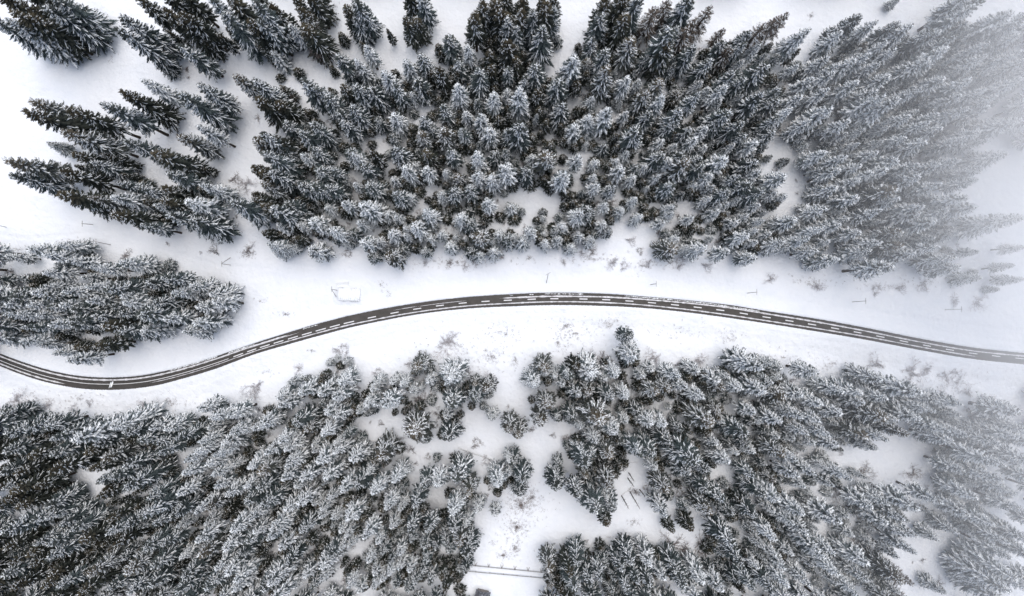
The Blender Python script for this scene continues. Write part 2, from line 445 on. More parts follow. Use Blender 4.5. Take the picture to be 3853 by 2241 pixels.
# ------------------------------------------------------------------ where the trees stand
# one entry per tree, mostly as read from the photograph: tip x, tip y (tile), size S M L X, look:
# d dark, m streaked, w white, b cone-brown, l larch
TIPS = {
'A1': "50,200Xw -120,180Lm 180,40Xd 480,-80Xm -100,-100Xd 100,-200Xd 300,-150Xd 1175,115Xm 1140,240Xm 1490,555Mm 1330,-30Xd 1760,80Xd 1700,-150Xd 1770,430Xm 2210,130Xm 2250,-50Xd 1385,775Lw 1205,910Xd 990,1015Xm 1770,920Xm 1925,810Xm 2310,730Lb 1935,1235Lw 1760,1320Lb 250,1070Xd 290,965Xb 680,1050Xd 640,1270Xb 470,1400Mw 1240,1390Lm 2480,1350Xb 2000,-60Xm 1560,-120Xd 2400,-160Xd",
'A2': "870,40Ld 980,-20Xm 960,150Lm 1070,460Lw 1570,-120Ld 1620,-60Xm 1460,-150Ld 155,520Mw 340,240Lw -20,30Xm 130,60Xd 200,250Ld 340,-60Xd 480,-80Xd 30,180Xm 470,-250Xd 540,-100Ld 720,640Sd 830,555Lm 1000,600Lw 1260,690Lw 1470,585Lw 1625,515Lm 1885,360Lm 2115,110Xd 2080,440Lw 1990,580Lm 2290,490Ld 2340,20Xd 2230,0Xd 2480,180Xm 2440,-80Xd 2400,80Xd 2480,420Xd 1800,660Ld 2190,680Xm 2300,640Ld 2480,640Lm 840,825Ld 1130,850Lm 980,850Lm 1370,840Lm 1520,900Mw 1600,790Lm 1970,825Lw 1850,1030Lm 2320,910Lw 2460,880Mw 2170,980Mm 430,790Xm 580,850Lm 700,950Lm -30,790Xm 0,980Ld 220,1000Ld 920,1050Lm 800,1080Lm 860,1190Lm 260,1210Lm 430,1280Lm 560,1230Lm 20,1320Xm 140,1350Xd 1190,1160Mm 1340,1120Lw 1320,1310Mm 1620,1140Lm 1720,1240Mm 1620,1290Lb 1830,1290Lb 2040,1260Lm 2080,1090Mw 2200,1130Lw 2290,1250Lw 2480,1270Lm 2390,1160Md",
'A3': "260,1060Md 340,1180Md 200,1330Md 380,1400Md 640,800Md 260,860Ld 1750,1250Lm 1800,1350Lw 1900,1420Mw 2050,1180Lm 2250,1200Lm 2300,1320Lm 2200,1420Mw 1620,1420Mw 1600,1200Lm 100,-60Xd 200,80Xm 330,-80Xd 400,60Xm 60,100Xd 300,270Xm 60,260Lm 420,-50Ld 40,430Ld 900,150Xm 820,370Lm 660,420Sd 980,410Sd 960,-60Xd 1100,-80Xd 1230,-30Xm 1130,220Md 1190,380Xb 1330,530Mm 1570,10Ll 1430,70Ll 1760,-30Xm 1950,80Ll 1830,190Ll 1640,260Lm 1540,420Xd 1590,300Xm 1740,290Ll 2080,290Ml 1800,450Lm 2080,430Lm 1950,590Lm 2480,240Xl 2340,310Lm 2280,400Lm 2160,450Ll 2440,430Lw 600,540Xw 920,490Lm 740,590Mb 960,660Xb 1130,760Lw 1260,790Mw 1480,770Lb 1350,880Lb 1600,640Mm 2290,600Mw 2480,640Xm 2180,710Lm 2300,740Lm 1870,780Mw 1850,910Xm 2090,840Lw 1950,860Mw 2060,1000Mw 2270,920Mw 80,880Xw 240,620Lm 110,750Lm 40,560Ld 460,770Lm 500,1030Lm 780,950Mw 1080,1000Sw 1500,960Lw 1640,900Mb 1130,1100Mw 950,1090Xw 770,1140Lw 640,1230Lw 1370,1090Lm 1690,1070Xm 2130,1080Xm 1900,1240Lw 1260,1270Xm 2480,930Xm 80,1200Xm 290,1280Sd 1480,1380Mw 740,1330Sw 740,1400Sw 2400,1380Lw",  # the first four dark spruces are added to darken a pale gap
'A4': "120,1150Lm 60,1300Lm 420,1200Lm 820,1180Lm 900,1400Mw 1120,1380Mw 1350,1330Lw 1540,1380Lw 250,1080Lm 200,110Ll 110,150Ll 390,290Xm 920,130Xd 740,320Lm 1080,190Lw 1300,210Ld 1440,250Lm 1720,270Lm 1980,210Ld 2420,100Xm 2300,150Lm 2050,-80Xm 2150,-40Xd 1300,-30Sm 600,540Lm 300,620Mw 980,420Mb 1200,400Lw 1010,520Lw 870,580Lw 1080,600Lw 700,620Lw 1590,560Lm 1750,480Xw 1260,480Lm 1640,300Ld 1880,350Ld 2200,420Lm 2160,540Lm 2400,560Lw 440,770Lm 330,930Lm 600,880Lw 600,1060Xm 900,800Lm 1050,870Lw 1120,930Xm 1330,980Xm 1200,720Lm 1500,850Lm 1750,740Lw 1400,1120Lm 1690,1130Lw 1480,1080Mw 1900,930Lw 2130,860Lw 2000,770Lw 2480,780Lw 2280,930Lw 1960,1060Lw 2170,1060Lw 2490,1150Xw 2350,1150Lw 1600,1180Lm 960,1270Mw 1180,1250Mw 1700,1250Lw 780,1300Mw 2100,1300Lw 1950,1350Lw 130,870Lm 100,960Lm 640,700Lw 2460,330Lw 2500,480Lm",
'B1': "1300,1330Mw 1420,1300Lm 1700,1400Lw 800,1260Mw 1200,1430Lw 300,1430Lw 850,1350Lw 80,105Xb 75,250Xm 700,60Ld 870,120Lm 600,220Xd 1130,310Lm 1470,50Xd 1640,250Lm 1380,390Lm 1570,400Ld 1110,450Lw 880,480Lb 550,430Xd 770,510Mw 1960,340Lw 1800,520Xw 1510,560Lm 1560,500Xd 1110,620Xd 1350,740Lm 1650,660Xm 1850,700Xm 2225,530Xm 2480,190Ld 2490,470Ld 290,985Lw 560,930Lw 400,1050Lw 45,1055Mw 680,1090Lw 900,1170Lw 1160,1120Lw 420,1200Lw 540,1130Mw 90,1270Mm 480,1310Sm 430,1340Lw 620,1400Lw 1020,1380Xm 1560,1280Xm 1850,1350Lw 2060,1410Lw 1860,1440Mw 120,1430Lm 410,1440Lm",
'C1': "1420,60Lw 1180,160Lm 1620,200Lw 1500,20Lm 30,90Lw 450,100Lm 1220,40Lw 160,140Lw 280,80Lw 580,60Lw 700,110Lm 680,250Lm 890,200Lm 0,250Mw 50,180Lw 360,170Lw 470,250Lw 640,230Lm 230,310Lm 1000,300Xd 1140,330Xm 1350,150Xm 1380,310Lw 1800,330Lw 1900,230Lw 1950,100Lw 2100,60Lw 210,440Lw 500,540Mw 380,470Mw 900,480Ld 640,620Lw 800,510Md 20,1160Mm 60,1330Lm 230,1300Lm 400,1290Lm 480,1400Lm 640,1330Lm 700,1420Xw 830,1330Lw 1110,1270Xw 940,1450Lm 1490,1290Lw 1620,1280Lw 2050,1210Lw 1950,1110Lw 2240,1160Lw 2050,1290Mw 1890,1330Mm 1540,1430Lm 2250,1340Lw 2480,1290Lw 2200,1440Lw 1960,1440Lw 1730,1400Lm 1360,1430Lm 1210,1370Lm 100,20Lm 850,20Lw 1100,60Lm",
'D1': "960,370Lm 1080,330Lm 1000,450Ld 2440,700Lw 2500,850Lw 2430,950Lm 2200,1000Lw 2320,1090Lm 2100,1350Lw 2000,1420Lm 2200,1250Lw 20,60Lm 250,100Ld 500,70Lm 510,245Xd 840,60Ld 870,260Ld 1010,130Lb 1220,210Lm 1530,70Lm 1900,70Lw 2090,80Lw 1800,140Lw 1800,270Lw 2010,180Lw 2090,280Lw 2250,200Mw 2440,200Lw 20,250Lm 150,260Ld 20,390Lm 90,430Ld 330,420Ld 60,540Ld 170,600Ld 440,590Lm 960,490Ld 1200,410Xm 1740,480Lw 2090,420Lw 2230,480Lw 2400,400Lw 1420,520Lm 1360,690Xm 1690,690Lm 1910,640Lw 2010,610Lb 2400,560Lm 460,710Lm 270,740Lm 580,760Lm 700,830Lm 1050,720Ld 1060,860Lm 1210,780Lm 1340,820Mm 1500,770Lm 1740,790Mw 2020,760Mw 2290,820Lw 20,880Xm 30,1010Ld 340,970Lm 240,1070Ld 460,1000Lm 440,1120Lm 780,930Ld 1110,970Ld 1420,1010Lm 1590,980Lm 1910,960Lw 1940,1090Lb 1760,1100Mw 2110,1200Lw 2260,1250Lw 2300,1330Lw 2290,1440Lw 60,1180Ld 20,1280Lm 480,1290Ld 540,1390Lm 850,1260Lb 1230,1240Lb 1150,1130Mm 1480,1180Lm 1780,1310Lm 1460,1380Lm 1720,1440Lm 750,1450Ld 1060,1430Lm 1240,1440Lm 420,1380Ld 100,1420Ld 280,1200Ld",  # many looks set darker than read, to dim the lower-left corner
'B2': "50,20Xm 230,0Lm 460,60Lw 560,0Lm 890,0Lm 940,50Lw 1120,30Ld 1050,140Lm 1380,0Lm 1650,20Ld 1910,10Lm 2170,60Lw 2350,40Mm 2450,20Mm 150,230Xm 50,230Ld 50,350Lb 590,200Lm 730,190Lm 440,340Lm 560,370Lm 690,350Lm 970,340Mw 1110,340Lm 1460,180Lw 1560,140Mw 1340,280Mw 1660,190Lw 1860,210Mw 1970,260Mb 2170,220Lw 2310,260Lw 2460,180Xw 1920,390Lm 1810,430Mw 2090,380Lm 1370,420Lm 1490,460Mw 50,570Ld 130,600Xm 300,540Lm 840,530Lw 690,570Mw 1060,555Xw 1000,720Mw 2280,520Lw 1280,640Mw 1380,660Mw 1660,620Lw 1990,650Lw 2090,720Mm 530,700Lw 420,740Mw 650,770Mw 720,800Lw 210,760Mw 1450,760Mw 1570,750Lw 1450,840Mw 1310,830Lw 1820,830Mw 1710,870Mw 1960,860Sw 2060,870Sw 2200,850Lb 2390,830Mw 2490,880Mm 1900,940Mw 2330,990Mw 1040,900Lw 1180,900Mw 1300,1040Lb 1120,1050Mm 1640,990Mm 110,950Lw 180,1000Mw 510,980Lw 350,870Md 70,820Md 2110,1000Mm 280,960Mw 2180,1040Mw 860,930Sw",
'B3': "1700,40Lm 1850,60Lm 1900,160Lm 2000,360Mw 2150,420Lm 2250,470Mw 1950,480Mw 2350,330Lm 2450,220Lw 1820,330Mw 1450,250Mw 1600,330Lm 2130,520Mw 350,30Xb 200,70Mw 650,80Lw 840,110Mw 1150,20Mw 520,220Xw 820,260Mw 840,340Lw 1085,180Lw 1200,270Mw 1040,110Mw 1330,160Mw 1240,170Mm 1570,120Lw 1750,140Xb 2100,80Xw 1970,260Lw 2260,250Lm 2400,100Lm 2480,420Lm 1480,40Lm 1350,370Sw 1000,360Lm 140,190Lm 20,200Mm 0,560Mw 100,600Sm 310,610Sm 310,670Sw 680,620Lw 770,600Lm 930,550Mw 1080,590Mw 1220,490Mw 1270,660Mw 1580,560Mw 1600,620Mw 1490,710Mw 1780,680Mw 2030,620Mw 2060,560Mw 2140,620Sw 2220,700Mw 2330,660Mw 2430,540Mw 2470,690Mw 2430,790Mw 2330,850Lw 190,790Lw 320,830Sw 510,750Mw 460,890Mw 600,950Mw 790,880Mw 920,730Mw 960,790Mm 1640,880Mw 1590,960Lb 1900,970Lw 1750,980Mw 2130,1020Lw 2400,1050Lw 2420,900Mw 440,800Mm 680,850Mw 340,920Mw 110,900Mw 20,870Mw 1980,870Sw",
'B4': "700,200Lw 780,60Lw 1050,240Lw 1100,20Lw 700,380Lw 900,460Lw 1120,620Lw 1700,330Lw 1800,600Lw 1650,720Lw 1100,900Lw 620,900Mw 580,30Lw 1220,70Lw 1480,30Mw 920,140Lw 1270,100Lw 1880,100Lw 2110,190Lw 1690,160Lw 1180,190Lw 1520,270Lw 2060,290Lw 890,290Lw 540,180Mm 1270,400Xb 1300,500Lw 1980,460Xm 2050,550Xm 1560,550Lw 1480,630Lm 760,600Mw 590,590Lw 170,460Mw 180,240Lm 90,410Mw 290,700Lw 720,740Lw 800,690Mw 540,800Lw 920,810Lm 1310,810Lb 400,890Lw 170,930Lw 230,960Mw 480,1000Lw 700,1080Lw 1010,1010Lw 1330,930Lb 1440,1010Lw 1690,950Lm 1640,860Mw 1890,820Mw 1850,1060Lw 1260,1160Xw 1890,1170Lw 2120,1260Mw 2080,1000Mw 2519,690Xw 2510,960Mw 2420,1160Mw 2519,1280Mw 2280,1380Sw 40,70Sm 20,830Mw 1500,150Lw 2350,30Lw",
'C2': "330,830Mw 215,980Lw 240,1080Lw 430,920Lw 615,925Lw 830,840Lw 775,970Lw 740,1050Mw 640,1040Mm 370,1250Lm 480,1290Lb 680,1150Lw 780,1170Lw 640,1330Lw 0,1250Lw 200,1410Lw 870,1360Mm 790,1450Mw 560,1450Mw 770,600Sw 860,640Sw 680,650Sw 1160,850Mw 1340,830Mw 1560,690Lb 1430,860Mw 1520,920Mw 1610,890Sw 1690,830Mw 1890,800Zw 1130,900Mw 1100,1060Lw 1240,1075Xw 1010,1120Mw 1340,1150Sd 1890,900Sw 1890,1060Zm 1870,1170Mw 2140,850Mb 2270,900Lb 2140,1000Lm 2320,1180Mw 2230,1090Sm 1550,1330Zb 1870,1390Lm 2500,1300Lb 1630,1420Mm",
'D2': "90,70Lw 290,40Lw 280,190Lw 40,280Lb 560,40Mw 600,170Xw 780,70Lw 690,290Lw 930,150Lw 1200,120Xb 450,340Lw 240,340Lw 380,410Mw 20,430Lm 980,410Lm 840,440Lw 1150,470Lw 1090,260Mw 1340,370Lw 1760,150Sm 1640,390Lm 1790,390Lw 1990,330Zm 2080,470Lb 1550,590Lm 1280,520Mw 1260,620Lw 1410,610Mw 700,520Mw 560,570Mw 410,580Lw 300,620Lw 640,610Mw 610,700Mw 740,720Mw 890,730Lw 40,740Mw 150,820Lw 430,850Lm 640,770Sw 810,850Mw 100,920Lw 220,1030Lw 60,600Lm 1330,800Mw 1490,830Lm 1700,850Lm 1940,660Lw 1930,850Lm 2050,780Mw 1080,920Lw 1180,950Mw 910,980Mw 820,1000Mw 880,890Mw 1240,1050Mm 1390,1060Mw 1510,960Mm 1650,990Mm 1750,1010Mm 1850,950Mm 290,1150Lm 640,1200Lw 700,1120Lm 640,1330Mw 460,1300Mw 1090,1150Mw 1300,1160Mm 1180,1150Sw 1410,1190Mw 1500,1230Mw 1650,1150Mm 1170,1260Mw 1230,1320Mw 1310,1260Mw 1630,1270Mm 130,1370Lw 60,1430Lm 1150,1400Mw 1350,1400Mm 1480,1430Mm 1710,1350Mm 1820,1300Md 1560,1350Mm 900,1400Mw 1000,1430Mw 530,1400Mm 2360,400Lw 2340,680Mw 2490,280Mw 2180,640Mw 1990,970Lb 2080,1080Lm 2060,1240Mm 1900,1040Mm 1990,1330Sd 1860,1430Md 2490,150Mw",
'C3': "215,850Lw 330,750Mw 320,680Lb 430,770Mw 790,760Zw 640,690Ld 490,850Mw 640,945Lm 760,930Lb 560,780Lm 920,800Mw 1060,760Lw 1240,570Zw 1190,380Lm 1140,960Lw 970,980Lm 1390,700Mw 1300,770Mw 1440,950Lb 1550,910Lb 1640,790Lw 1700,880Lw 1830,720Mw 1890,1000Lw 2050,820Lw 2080,890Lb 2250,890Lw 2130,780Mw 2450,660Xw 2500,900Xw 340,1060Lb 270,1210Lb 450,1190Mm 610,1170Mm 690,1280Mw 850,1200Zb 1020,1330Lw 830,1400Lw 1240,1130Mm 1120,1210Mw 1360,1240Lw 1500,1250Lw 1960,1250Zb 2080,1230Mw 2050,1120Mb 1560,1090Sw 1680,1300Mm 2400,1140Lw 2460,1210Mw 2300,1350Lm 70,1350Lb 2010,1440Mw 1100,1420Mm 1550,1420Lm 1330,1430Mw 1730,1440Md 2330,1440Mm",
'D3': "740,190Xm 740,290Mb 790,90Lm 990,90Lb 890,20Mm 1290,110Xm 1410,80Lm 1590,20Mm 1810,190Xm 1930,260Lm 1740,290Lm 1410,220Mw 2140,170Lw 2230,80Mw 2380,50Mw 460,410Lm 650,500Xm 470,190Mm 850,650Xm 1000,640Lm 930,500Mw 970,390Lb 950,770Md 1530,450Lb 1540,690Lw 1590,840Md 1950,670Lb 1780,820Md 1740,620Mm 1940,440Lm 2080,540Lm 2390,300Lm 2480,480Lm 2430,690Lm 2180,690Mm 2380,850Mm 110,380Lm 70,480Mm 20,150Mm 1090,1240Lm 890,1320Lm 930,1180Mm 1180,1150Lm 1270,1110Mm 670,1180Lm 1240,1370Lm 1030,1330Mm 1380,1180Lw 1500,1300Lw 1370,1370Lm 1640,1250Lm 1720,1390Lm 1880,1340Lw 2060,1430Lw 2200,990Xm 2280,1150Lm 2440,1210Mw 2230,1350Mm 2400,1400Lm 630,1420Lm 570,1270Ld 780,1380Lm 1160,1420Lm 1000,1440Mm 380,1230Lb 390,1400Mb 500,1420Md 2480,1000Mw 2490,1130Mm",
'C4': "140,690Mw 480,740Lm 130,780Mw 160,990Lb 330,950Lw 730,920Lw 1140,800Lw 1490,950Xw 1180,1000Lw 930,940Lm 960,1040Lw 1660,1010Lw 1930,1060Lw 1150,1200Xb 1280,1220Lw 980,1360Lb 1640,1140Lw 1900,1150Mw 1780,1290Lm 2000,1380Lw 2490,1150Zw 2480,1400Lw 2519,1280Lw 550,1060Lw 740,1160Lw 530,1210Lw 130,1240Lw 420,1340Lw 640,1350Lw 120,1380Mw 270,1400Mw 460,1430Mw 620,1440Mm 240,1120Mw 1380,1340Lb 1180,1400Lm 1020,1440Mw 2300,1440Lm 1850,1440Lw 1500,1190Lw 350,1160Lw 30,660Mw 40,860Lm",
'D4': "170,80Lb 60,330Mb 300,310Lw 290,160Lw 590,200Mw 480,260Lw 690,10Lm 850,340Lw 1090,30Mm 650,390Mw 370,410Mm 110,520Lw 340,670Lw 720,770Xm 1020,590Lw 1190,570Lw 1480,610Xw 1720,560Lw 1330,710Lw 1180,770Lm 1690,920Mm 1480,900Lw 1450,1050Lw 1390,880Lm 1290,1080Mm 2320,190Xw 2500,190Lw 1920,240Lw 2290,340Lw 2090,510Lw 2450,460Lw 2519,640Lw 2000,690Lw 2220,780Lw 1890,850Mw 2380,970Lw 2370,1090Lw 2490,900Mw 260,760Lw 390,860Lw 490,1020Lw 80,1080Mw 240,1060Mw 180,1200Lw 90,900Lw 470,1180Mw 640,1060Lm 990,1180Lw 850,890Mm 690,1240Lm 690,1360Mm 210,1350Lw 430,1370Lw 60,1400Lm 980,1330Lm 1330,1330Lb 1420,1360Ml 1300,1450Mm 1080,1410Mm 880,1450Lm 2480,1310Xw 2400,1440Xw 2200,1400Lw 1940,1360Sw 1760,1460Mw 560,1120Lm 60,640Mw",
}
SIZE = {'S': (9.0, 2.1), 'M': (16.0, 3.35), 'L': (23.5, 4.45), 'X': (30.0, 5.4), 'Z': (26.0, 6.3)}

rng = random.Random(11)
TREES = []          # dicts: tip px, base xy, h, r, look, size
for tile, txt in TIPS.items():
    for e in txt.split():
        x, rest = e.split(',')
        n = 0
        while rest[n] in '-0123456789':
            n += 1
        y, sz, lk = int(rest[:n]), rest[n], rest[n + 1]
        px, py = T(tile, int(x), y)
        if px > 2950 and lk in 'md':          # misty side: whiter looks put in to lift its brightness
            lk = 'w' if lk == 'm' else 'm'
        h, r = SIZE[sz]
        h *= rng.uniform(0.88, 1.12)
        r *= rng.uniform(0.88, 1.10)
        if px < 1000 and py < 900 and sz in 'LX':      # the tall stand on the upper snowfield
            h *= 1.16
        bx, by = G(px, py, h)
        TREES.append(dict(px=px, py=py, x=bx, y=by, h=h, r=r, look=lk, size=sz))
print("trees read from the photograph:", len(TREES))

# ------------------------------------------------------------------ spruce meshes
VH, VR = 28.0, 4.2

def spruce(seed, look):
    """one spruce VH tall, VR wide: needle fronds and the snow lying on them"""
    rg = random.Random(seed)
    u_ = rg.uniform
    larch = look == 'l'
    cover, swid = {'d': (0.60, 0.088), 'm': (0.86, 0.122), 'w': (0.96, 0.180), 'b': (0.82, 0.115), 'l': (0.62, 0.09)}[look]
    NV, NF, SV, SF = [], [], [], []
    t = (0.13, 0.24, 0.17, 0.34)[seed % 4]
    t00 = t
    pw, fat, dr0 = u_(0.56, 0.80), u_(0.98, 1.18), u_(-0.12, 0.16)     # every form tapers and droops its own way
    lop = [u_(0.86, 1.12) for _ in range(12)]          # a lopsided crown outline
    while t < 0.985:
        r = VR * min(1.0, (1.0 - t) ** pw * fat) * (0.72 + 0.28 * min(1, (t - t00 + 0.1) / 0.2)) + 0.14
        n = int(round(4 + 6.0 * (r / VR) ** 0.8)) - (2 if larch else 0)
        a0 = u_(0, 6.283)
        for k in range(max(3, n)):
            a = a0 + 6.283 * k / n + u_(-0.28, 0.28)
            L = r * u_(0.72, 1.12) * lop[int((a % 6.283) / 6.2832 * 12) % 12]
            if rg.random() < 0.09:
                L *= u_(0.35, 0.75)
            z0 = t * VH + u_(-0.3, 0.3)
            up = 0.75 * max(0.0, t - 0.55) / 0.45
            droop = 0.75 - 0.55 * t + dr0 + u_(-0.12, 0.14)
            ca, sa = math.cos(a), math.sin(a)
            bend = u_(-0.10, 0.10)
            wmax = (0.19 + 0.052 * L) * u_(0.85, 1.2) * (0.5 if larch else 1.0)
            SEG = 7
            def P(u, w=0.0, dz=0.0):
                q = L * u
                s = w + bend * L * u * u
                return (ca * q - sa * s, sa * q + ca * s, z0 + L * (up * u - droop * u * u + 0.20 * u ** 4) + dz)
            b = len(NV)
            for i in range(SEG + 1):
                u = 0.04 + 0.96 * i / SEG
                w = wmax * min(1.0, u / 0.3) * (1.0 - 0.72 * max(0, (u - 0.45) / 0.55)) * (1.35 if i % 2 else 0.62)
                if i == SEG:
                    w = 0.05
                NV += [P(u, -w * u_(0.8, 1.25), -0.55 * w), P(u, 0, 0.0), P(u, w * u_(0.8, 1.25), -0.55 * w)]
            for i in range(SEG):
                q = b + 3 * i
                NF += [(q, q + 3, q + 4, q + 1), (q + 1, q + 4, q + 5, q + 2)]
            # side twigs
            tw = []
            for u in (0.34, 0.5, 0.66, 0.82):
                for sd in (-1, 1):
                    tl = (0.34 * L * (1.05 - u) + 0.34) * u_(0.8, 1.2)
                    tw.append((u + u_(-.04, .04), sd, tl))
            for (u, sd, tl) in tw:
                du = 0.86 * tl / max(L, 0.5)
                b = len(NV)
                w2 = 0.11 * u_(0.8, 1.3) * (0.6 if larch else 1)
                NV += [P(u, 0, -0.04), P(u + du * .45 + w2 / max(L, .6), sd * tl * .22, -.12 * tl), P(u + du, sd * tl * .50, -.34 * tl), P(u + du * .45 - w2 / max(L, .6), sd * tl * .34, -.18 * tl)]
                NF.append((b, b + 1, b + 2, b + 3) if sd < 0 else (b + 3, b + 2, b + 1, b))
            # snow on the frond
            bare = noise.noise((math.cos(a) * 1.6 + seed, math.sin(a) * 1.6, t * 5.0)) > (0.30 if look == 'w' else 0.18)
            if rg.random() < (cover * 0.3 if bare else cover):
                b = len(SV)
                u0 = u_(0.06, 0.25) if look in 'wm' else u_(0.15, 0.45)
                u1 = u_(0.9, 1.0) if look != 'd' else u_(0.75, 1.0)
                m = 6
                for i in range(m + 1):
                    u = u0 + (u1 - u0) * i / m
                    w = swid * (0.75 + 0.09 * L) * (1.0 - 0.35 * max(0, (u - 0.5) / 0.5)) * u_(0.6, 1.4)
                    if i in (0, m):
                        w *= 0.35
                    SV += [P(u, -w, 0.07 - .16 * w), P(u, u_(-.03, .03), 0.12), P(u, w, 0.07 - .16 * w)]
                for i in range(m):
                    q = b + 3 * i
                    SF += [(q, q + 3, q + 4, q + 1), (q + 1, q + 4, q + 5, q + 2)]
                for (u, sd, tl) in tw:
                    if rg.random() < cover * (0.60 if look == 'w' else 0.40):
                        du = 0.86 * tl / max(L, 0.5)
                        b = len(SV)
                        w2 = 0.55 * swid * u_(0.7, 1.3)
                        SV += [P(u, 0, 0.05), P(u + du * .45 + w2 / max(L, .6), sd * tl * .20, .06 - .12 * tl), P(u + du * .95, sd * tl * .46, .05 - .31 * tl), P(u + du * .45 - w2 / max(L, .6), sd * tl * .33, .05 - .17 * tl)]
                        SF.append((b, b + 1, b + 2, b + 3) if sd < 0 else (b + 3, b + 2, b + 1, b))
        t += 0.0365 * (1.25 - 0.55 * t) * (1.35 if larch else 1)
    # leader shoot
    tube(NV, NF, [(0, 0, VH * 0.95), (0.03, 0, VH)], [0.10, 0.02], 4)
    TV, TF = [], []
    wob = [(u_(-.1, .1), u_(-.1, .1)) for _ in range(6)]
    tube(TV, TF, [(0, 0, -0.6)] + [(wob[i][0], wob[i][1], VH * (0.15 + 0.16 * i)) for i in range(5)] + [(0, 0, VH * .975)],
         [0.42, 0.34, 0.28, 0.21, 0.14, 0.09, 0.03], 7)
    return (NV, NF), (SV, SF), (TV, TF)

NEEDLE_MAT = {'d': M_OLIVE, 'm': M_NEED, 'w': M_RIMED, 'b': M_CONE, 'l': M_LARCH}
VARS = {}            # look -> [(needles mesh, snow mesh, trunk mesh)]
PATTERN = []         # joined patterns for the mass of the forest
pat_col = bpy.data.collections.new("spruce_patterns")
for look, cnt in (('d', 4), ('m', 6), ('w', 6), ('b', 4), ('l', 2)):
    for k in range(cnt):
        nd, sn, tr = spruce(100 + 17 * k + ord(look), look)
        nm = mesh("crown", nd[0], nd[1], [NEEDLE_MAT[look]])
        sm = mesh("snow_clumps", sn[0], sn[1], [M_TSNOW])
        tm = mesh("trunk", tr[0], tr[1], [M_BARK], smooth=True)
        VARS.setdefault(look, []).append((nm, sm, tm, len(PATTERN)))
        V = nd[0] + sn[0] + tr[0]
        o1, o2 = len(nd[0]), len(nd[0]) + len(sn[0])
        F = nd[1] + [tuple(i + o1 for i in f) for f in sn[1]] + [tuple(i + o2 for i in f) for f in tr[1]]
        pm = mesh("spruce_pattern", V, F, [NEEDLE_MAT[look], M_TSNOW, M_BARK], [0] * len(nd[1]) + [1] * len(sn[1]) + [2] * len(tr[1]))
        po = bpy.data.objects.new("spruce_pattern_%s" % "abcdefghijklmnopqrstuvwxyz"[len(PATTERN)], pm)
        pat_col.objects.link(po)
        PATTERN.append(po)
print("triangles in a spruce:", sum(len(p.vertices) - 2 for p in PATTERN[4].data.polygons), "variants", len(PATTERN))

# ------------------------------------------------------------------ the 300 largest spruces, one by one
def score(t):
    inside = -20 < t['px'] < PXW + 20 and -20 < t['py'] < PXH + 20
    return (t['r'] * (1 + 0.02 * t['h'])) if inside else -1
order = sorted(range(len(TREES)), key=lambda i: -score(TREES[i]))
SINGLE = set(order[:300])

def region(t):
    x, y = t['px'], t['py']
    if x < 930 and 880 < y < 1420: return "in island by bend"
    if y > 1300:
        if x < 900: return "below road bend"
        if x < 1900: return "below road"
        if x < 3000: return "below long curve"
        return "below misty road"
    if x < 950: return "beside upper snowfield"
    if x < 1900: return "above log pile"
    if x < 2900: return "above long curve"
    return "in misty forest"

SIZEW = {'S': 'young', 'M': 'smaller', 'L': 'tall', 'X': 'very tall', 'Z': 'very broad'}
LOOKW = {'d': 'dark spruce', 'm': 'snow-streaked spruce', 'w': 'snow-laden spruce', 'b': 'brown-topped spruce', 'l': 'sparse larch'}
GROUPW = {'d': 'dark spruces', 'm': 'snow-streaked spruces', 'w': 'snow-laden spruces', 'b': 'brown-topped spruces', 'l': 'sparse larches'}
def tree_label(t):
    # the middle of the crown as it shows in the photo
    k = CAM_H / (CAM_H - 0.62 * t['h'])
    return placed_label(f"{SIZEW[t['size']]} {LOOKW[t['look']]} {region(t)}", t['x'] * k / S + PXW / 2, PXH / 2 - t['y'] * k / S)

for i in order[:300]:
    t = TREES[i]
    nm, sm, tm, pi = VARS[t['look']][rng.randrange(len(VARS[t['look']]))]
    larch = t['look'] == 'l'
    root = link("larch_tree" if larch else "spruce_tree", None, None, (t['x'], t['y'], 0), (rng.uniform(-.03, .03), rng.uniform(-.03, .03), rng.uniform(0, 6.283)),
                (t['r'] / VR, t['r'] / VR, t['h'] / VH), tree_label(t), "larch" if larch else "spruce", GROUPW[t['look']])
    link("trunk", tm, root)
    cr = link("crown", nm, root)
    link("snow_clumps", sm, cr)

# ------------------------------------------------------------------ the rest of the forest as one mass
REST = [t for i, t in enumerate(TREES) if i not in SINGLE]
# trees just outside the frame carry the forest on past its edges
out = []
for t in TREES:
    mx_ = [t['px']] + [2 * lim - t['px'] for lim in (0, PXW) if 30 < abs(t['px'] - lim) < 330]
    my_ = [t['py']] + [2 * lim - t['py'] for lim in (0, PXH) if 30 < abs(t['py'] - lim) < 330]
    for qx in mx_:
        for qy in my_:
            if (qx, qy) == (t['px'], t['py']) or (qx < 0 and qy < 900) or (qx > PXW and 560 < qy < 1480):
                continue
            q = dict(t, px=qx + rng.uniform(-15, 15), py=qy + rng.uniform(-15, 15))
            q['x'], q['y'] = G(q['px'], q['py'], q['h'])
            if qy < 0 and PXH / 2 - q['y'] / S > -q['r'] / S * 1.2:
                continue
            out.append(q)
